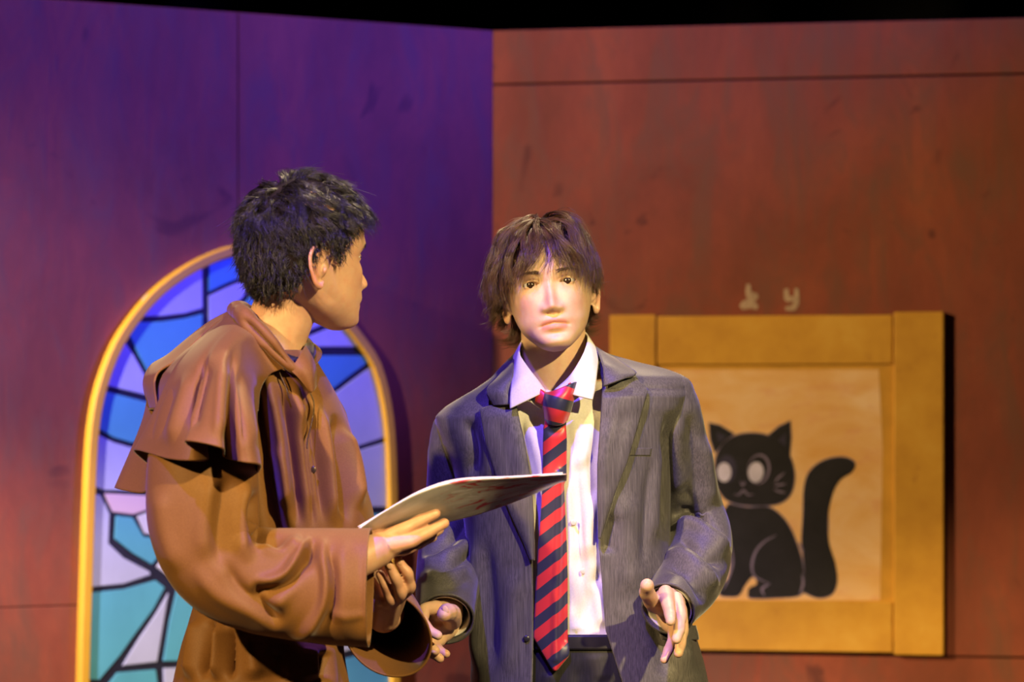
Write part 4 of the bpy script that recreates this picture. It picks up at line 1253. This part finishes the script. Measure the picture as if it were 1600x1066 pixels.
# hanging folds of the skirt and back
wave = .010*smoothstep(930, 1300, pyr)[:, None]*(np.sin(th*11 + .6) + .5*np.sin(th*17))
outn = outw/np.linalg.norm(outw, axis=-1, keepdims=True)
G = G + wave[..., None]*outn
rf = [([(396, 580), (412, 680), (428, 780), (436, 830)], 12, -0.0340, 'full'), ([(412, 570), (432, 660), (446, 760), (452, 830)], 9, 0.0204),
      ([(440, 600), (452, 680), (462, 760), (468, 830)], 8, -0.0170), ([(456, 590), (470, 680), (482, 760), (488, 830)], 9, 0.0204), ([(468, 640), (478, 720), (486, 780), (490, 830)], 6, -0.0204),
      ([(490, 620), (506, 700), (516, 790), (520, 830)], 9, 0.0170), ([(520, 640), (532, 700), (540, 780), (544, 830)], 8, -0.0272), ([(514, 660), (524, 730), (530, 800)], 6, -0.0136),
      ([(534, 660), (550, 730), (560, 800)], 7, 0.0170), ([(470, 590), (486, 660), (498, 740), (504, 820)], 7, -0.0102), ([(425, 690), (440, 740), (447, 800)], 8, 0.0136),
      ([(300, 946), (400, 975), (540, 1010)], 9, -0.0204), ([(330, 960), (326, 1010), (318, 1066)], 7, -0.0170), ([(345, 970), (344, 1020), (340, 1066)], 7, 0.0170), ([(362, 975), (362, 1020), (362, 1066)], 6, -0.0170), ([(392, 985), (398, 1066)], 14, 0.0136),
      ([(312, 960), (305, 1010), (296, 1066)], 8, 0.0153), ([(430, 1010), (440, 1066)], 16, -0.0102), ([(505, 1015), (508, 1066)], 9, -0.0204), ([(482, 1010), (486, 1066)], 12, 0.0170)]
G = crease(G, True, rf, outw)
G = G + .002*wob(G, 22, 31)[..., None]*outn
robe = grid_obj('robe', G, True, M['robe'], monk, .003)
# near sleeve, wide
ns = [([(402, 760), (392, 800), (400, 830), (430, 850), (460, 862)], 10, -.022), ([(385, 740), (372, 800), (376, 850), (400, 880)], 12, .016), ([(355, 730), (345, 800), (342, 860), (352, 900)], 13, -.010), ([(330, 740), (318, 820), (322, 880)], 14, .007),
      ([(485, 838), (470, 868), (448, 898), (420, 910), (392, 906)], 9, -.024, -1), ([(500, 836), (506, 870), (512, 910), (506, 950), (480, 985), (452, 1002)], 9, .016), ([(505, 850), (520, 900), (516, 950), (492, 990)], 8, -.014), 
      ([(478, 870), (462, 900), (440, 930), (430, 960)], 14, .012), ([(400, 850), (440, 858), (476, 846)], 10, .012), ([(350, 870), (372, 915), (410, 950), (450, 975)], 10, -.010), ([(300, 880), (340, 930), (400, 960), (450, 990)], 12, .007),
      ([(400, 910), (408, 940), (440, 980)], 10, -.010), ([(540, 835), (536, 880), (538, 960), (545, 1005)], 12, .006), ([(566, 850), (562, 900), (566, 1000)], 9, -.004), ([(505, 955), (540, 962), (576, 964)], 6, .004), ([(250, 760), (256, 830), (280, 900)], 14, .006)]
ntube = sleeve('sleeve', [(345, 585, 5.30, 20), (338, 600, 5.27, 46), (326, 640, 5.22, 70), (318, 700, 5.185, 82), (316, 760, 5.17, 86), (318, 815, 5.165, 85), (330, 862, 5.16, 80), (362, 894, 5.16, 79), (410, 908, 5.165, 82), (460, 914, 5.172, 86), (520, 918, 5.176, 90), (578, 919, 5.174, 92)],
              ns, M['robe'], robe, 170, 320, (0, -1, 0), .86, .003, .0018, 41, 24)
# hem band at the near cuff
# far sleeve with its wide mouth
fs = [([(640, 950), (650, 990), (640, 1030)], 8, .006), ([(570, 1000), (590, 1040), (610, 1058)], 8, .006)]
sleeve('sleeve', [(492, 632, 5.50, 8), (493, 638, 5.51, 30), (496, 660, 5.54, 46), (500, 710, 5.60, 52), (514, 800, 5.66, 55), (552, 896, 5.66, 54), (592, 946, 5.58, 50), (606, 966, 5.50, 50), (607, 982, 5.43, 55), (605, 990, 5.39, 62)], fs, M['robe'], robe, 110, 200, (0, 0, 1), 1.24, .003, .0016, 43, 24)

# shoulder cape on the near side, with fluted hem
net = [
 [(376, 488, 5.52), (362, 486, 5.47), (361, 488, 5.43), (362, 491, 5.40), (364, 493, 5.375), (368, 496, 5.355), (374, 500, 5.34), (380, 504, 5.325), (387, 510, 5.315), (396, 518, 5.305), (405, 527, 5.298), (416, 538, 5.293), (431, 553, 5.285), (450, 574, 5.283)],
 [(340, 520, 5.57), (318, 518, 5.50), (318, 524, 5.44), (322, 523, 5.40), (328, 522, 5.36), (336, 521, 5.32), (344, 520, 5.29), (352, 520, 5.265), (360, 520, 5.25), (370, 523, 5.24), (380, 530, 5.237), (391, 545, 5.245), (404, 562, 5.26), (420, 586, 5.277)],
 [(290, 580, 5.60), (248, 574, 5.50), (258, 584, 5.40), (268, 582, 5.33), (276, 574, 5.265), (292, 570, 5.21), (308, 567, 5.175), (322, 564, 5.165), (330, 562, 5.145), (348, 564, 5.125), (360, 568, 5.145), (374, 578, 5.145), (390, 596, 5.18), (404, 616, 5.255)],
 [(268, 660, 5.62), (222, 662, 5.49), (246, 668, 5.38), (250, 660, 5.31), (238, 650, 5.225), (268, 650, 5.13), (298, 650, 5.095), (320, 650, 5.105), (308, 645, 5.075), (342, 646, 5.045), (352, 650, 5.095), (375, 654, 5.06), (397, 662, 5.095), (400, 670, 5.22)],
 [(240, 772, 5.60), (180, 763, 5.47), (226, 770, 5.38), (242, 738, 5.30), (210, 704, 5.215), (262, 717, 5.10), (300, 720, 5.065), (324, 717, 5.085), (290, 690, 5.045), (345, 700, 5.020), (351, 715, 5.095), (378, 722, 5.045), (406, 727, 5.070), (402, 740, 5.20)]]
q = lofted_patch(net, 120, 320)
G = P(q[..., 0], q[..., 1], q[..., 2])
cf = [([(350, 560), (346, 620), (340, 690)], 8, .006), ([(372, 570), (376, 640), (384, 700)], 7, -.007), ([(330, 560), (312, 620), (300, 680)], 9, -.006), ([(300, 580), (280, 640), (262, 700)], 10, .006), ([(270, 600), (255, 650), (240, 690)], 9, -.006), ([(390, 580), (398, 640), (402, 700)], 6, .006)]
G = crease(G, False, cf, np.array([0, -1., 0]))
cape = grid_obj('shoulder_cape', G, False, M['robe'], monk, .003)
# far half of the cape, seen beyond the neck
net2 = [[(452, 577, 5.272), (462, 566, 5.270), (470, 552, 5.285), (477, 541, 5.32)],
        [(462, 586, 5.268), (474, 578, 5.266), (483, 568, 5.280), (488, 560, 5.31)],
        [(472, 597, 5.270), (482, 592, 5.268), (489, 584, 5.278), (493, 578, 5.31)],
        [(485, 613, 5.276), (488, 612, 5.274), (491, 608, 5.282), (494, 602, 5.31)]]
q = lofted_patch(net2, 40, 60)
grid_obj('cape_front', P(q[..., 0], q[..., 1], q[..., 2]), False, M['robe'], cape, .003)
# hood lying round the neck and down the back
path = np.array([(470, 584, 5.282), (452, 570, 5.275), (430, 546, 5.275), (406, 520, 5.285), (386, 500, 5.315), (374, 490, 5.38), (372, 488, 5.46), (388, 490, 5.53), (425, 505, 5.55), (462, 530, 5.53), (486, 548, 5.46), (490, 560, 5.38), (482, 576, 5.31)], float)
s = spline(np.hstack([P(path[:, 0], path[:, 1], path[:, 2]), np.array([6, 12, 16, 18, 19, 18, 18, 17, 15, 13, 11, 10, 6])[:, None]/1000.]), 160)
G = tube(s[:, :3], s[:, 3], 40, .75, up=(0, 0, 1))
G = G + .004*wob(G, 48, 51)[..., None]*(G - s[:, None, :3])/.012
G = crease(G, True, [([(376, 494), (404, 524), (432, 552), (456, 574)], 4, -.007), ([(384, 490), (412, 516), (440, 548)], 4, .004), ([(372, 500), (392, 520), (420, 548)], 5, .004)], G - s[:, None, :3])
hood = grid_obj('hood', G, True, M['robe'], monk, .002)
hnet = [[(372, 486, 5.40), (366, 484, 5.44), (366, 484, 5.50), (380, 486, 5.56)],
        [(330, 512, 5.43), (322, 508, 5.48), (324, 508, 5.55), (345, 512, 5.62)],
        [(280, 560, 5.40), (268, 552, 5.48), (272, 552, 5.58), (300, 560, 5.66)],
        [(244, 588, 5.40), (226, 592, 5.47), (236, 576, 5.58), (262, 588, 5.66)],
        [(246, 640, 5.37), (234, 640, 5.45), (244, 636, 5.58), (270, 640, 5.66)]]
q = lofted_patch(hnet, 50, 40)
grid_obj('hood_back', P(q[..., 0], q[..., 1], q[..., 2]), False, M['robe'], hood, .003)
# zip and beaded pull cord on the chest
def beads(pts, n, r, m, parent, name, inset):
    p = spline(np.array(pts, float), n); parts = []
    for (x, y) in p:
        c = P(x, y, front_depth(ROBE, np.array([x]), np.array([y]))[0] - inset)
        parts.append(((ellipsoid((0, 0, 0), (r, r, r*1.3), None, 5)[0] + c), ellipsoid((0, 0, 0), (r, r, r), None, 5)[1]))
    v, f = merge(parts); return mesh_obj(name, v, f, m, parent)
beads([(434, 574), (440, 590), (447, 606), (452, 622)], 26, .0011, M['cord'], robe, 'zip', .012)
beads([(485, 614), (490, 628), (490, 645), (486, 665), (481, 686), (480, 700)], 40, .0012, M['cord'], robe, 'pull_cord', .014)
px_c = P(490, 734, front_depth(ROBE, np.array([490]), np.array([734]))[0] - .004)
v, f = ellipsoid((0, 0, 0), (.0042, .0015, .0055), None, 8); mesh_obj('tab', v + px_c, f, M['cord'], robe)
# black collar of the shirt under the robe
t = np.array([(440, 560, 5.315), (456, 566, 5.300), (470, 568, 5.305), (482, 558, 5.34), (484, 545, 5.42)], float)
s = spline(P(t[:, 0], t[:, 1], t[:, 2]), 40)
grid_obj('undershirt', tube(s, np.full(40, .010), 16, up=(0, 0, 1)), True, M['trouser'], monk)

# hair: short, dark, wavy on top
CRA = np.array([-.005, .055, .105])
def flowA(p):
    v = p - CRA; v = v/(np.linalg.norm(v, axis=1, keepdims=True) + 1e-9)
    side = smoothstep(.05, .0, p[:, 2]); v[:, 2] -= .9*side + .15
    v[:, 1] += .25*side
    return v
def lenA(p, rs):
    top = smoothstep(.035, .075, p[:, 2])
    low = smoothstep(-.01, -.06, p[:, 2])
    return .016 + .036*top - .007*low
hair('hair', monk, HA, M['hair_a'], 11000, 33, lenA, lambda p, rs: .0035 + .0065*smoothstep(.02, .07, p[:, 2]) + .002*smoothstep(-.02, -.08, p[:, 1]), flowA, lambda p: .5 + .6*smoothstep(.03, .07, p[:, 2]), .00042, 8, None, .004, 520, .62)
eyebrows(monk, HA, M['hair_a'], 5)
# ------------------------------------------------------------------ the booklet in the robed person's hand
def cover_mat():
    m, nt, b = mat('printed_cover')
    uv = N(nt, 'ShaderNodeUVMap'); uv.uv_map = 'UVMap'
    n1 = N(nt, 'ShaderNodeTexNoise'); n1.inputs['Scale'].default_value = 3.2; n1.inputs['Detail'].default_value = 6; nt.links.new(uv.outputs[0], n1.inputs['Vector'])
    n2 = N(nt, 'ShaderNodeTexNoise'); n2.inputs['Scale'].default_value = 9; n2.inputs['Detail'].default_value = 3; n2.inputs['Distortion'].default_value = 1.2; nt.links.new(uv.outputs[0], n2.inputs['Vector'])
    sp = N(nt, 'ShaderNodeSeparateXYZ'); nt.links.new(uv.outputs[0], sp.inputs[0])
    c = ramp(nt, n1.outputs['Fac'], [(.3, (.36, .34, .31)), (.5, (.58, .55, .52)), (.7, (.74, .72, .69))])
    right = ramp(nt, sp.outputs[0], [(.45, (0, 0, 0)), (.62, (1, 1, 1))])
    red = mixc(nt, 1.0, ramp(nt, n2.outputs['Fac'], [(.56, (0, 0, 0)), (.62, (1, 1, 1))]), right, 'MULTIPLY')
    c = mixc(nt, red, c, (.55, .045, .05))
    wh = mixc(nt, 1.0, ramp(nt, n2.outputs['Fac'], [(.36, (1, 1, 1)), (.41, (0, 0, 0))]), right, 'MULTIPLY')
    c = mixc(nt, wh, c, (.78, .74, .74))
    nt.links.new(c, b.inputs['Base Color']); b.inputs['Roughness'].default_value = .28
    return m
M['cover'] = cover_mat()
M['paper'] = simple('page_edge_paper', (.74, .70, .66), .7, .08, 50, .3)
bk = empty('booklet', tuple(float(q) for q in P(700, 800, 5.26)), 'thin magazine with grey and red printed cover, held flat by the robed person', 'booklet')
near = [(557, 829, 5.19), (600, 800, 5.185), (655, 770, 5.18), (716, 752, 5.18), (800, 746, 5.185), (886, 741, 5.19)]
far = [(590, 832, 5.262), (640, 827, 5.266), (690, 818, 5.27), (750, 803, 5.272), (820, 778, 5.272), (884, 750, 5.268)]
a = spline_u(near, 70); b = spline_u(far, 70); v = np.linspace(0, 1, 30)[:, None, None]
q = a[None]*(1-v) + b[None]*v
q[..., 1] += 5*np.sin(np.pi*v[..., 0])*np.linspace(.6, 1, 70)
G = P(q[..., 0], q[..., 1], q[..., 2])
uv = np.stack(np.broadcast_arrays(np.linspace(0, 1, 70)[None, :], v[..., 0]), -1)
grid_obj('cover', G, False, M['cover'], bk, .0012, uv=uv)
n = grid_normals(G, False)
if n[..., 2].mean() < 0: n = -n
for k in (1, 2, 3):
    Gp = G + n*(.0016*k) + np.array([0, 0, .0006*k])*np.sin(np.linspace(0, 9, 70) + k)[None, :, None]
    grid_obj('page', Gp[1:-1, 1:-1], False, M['paper'], bk, .0010)
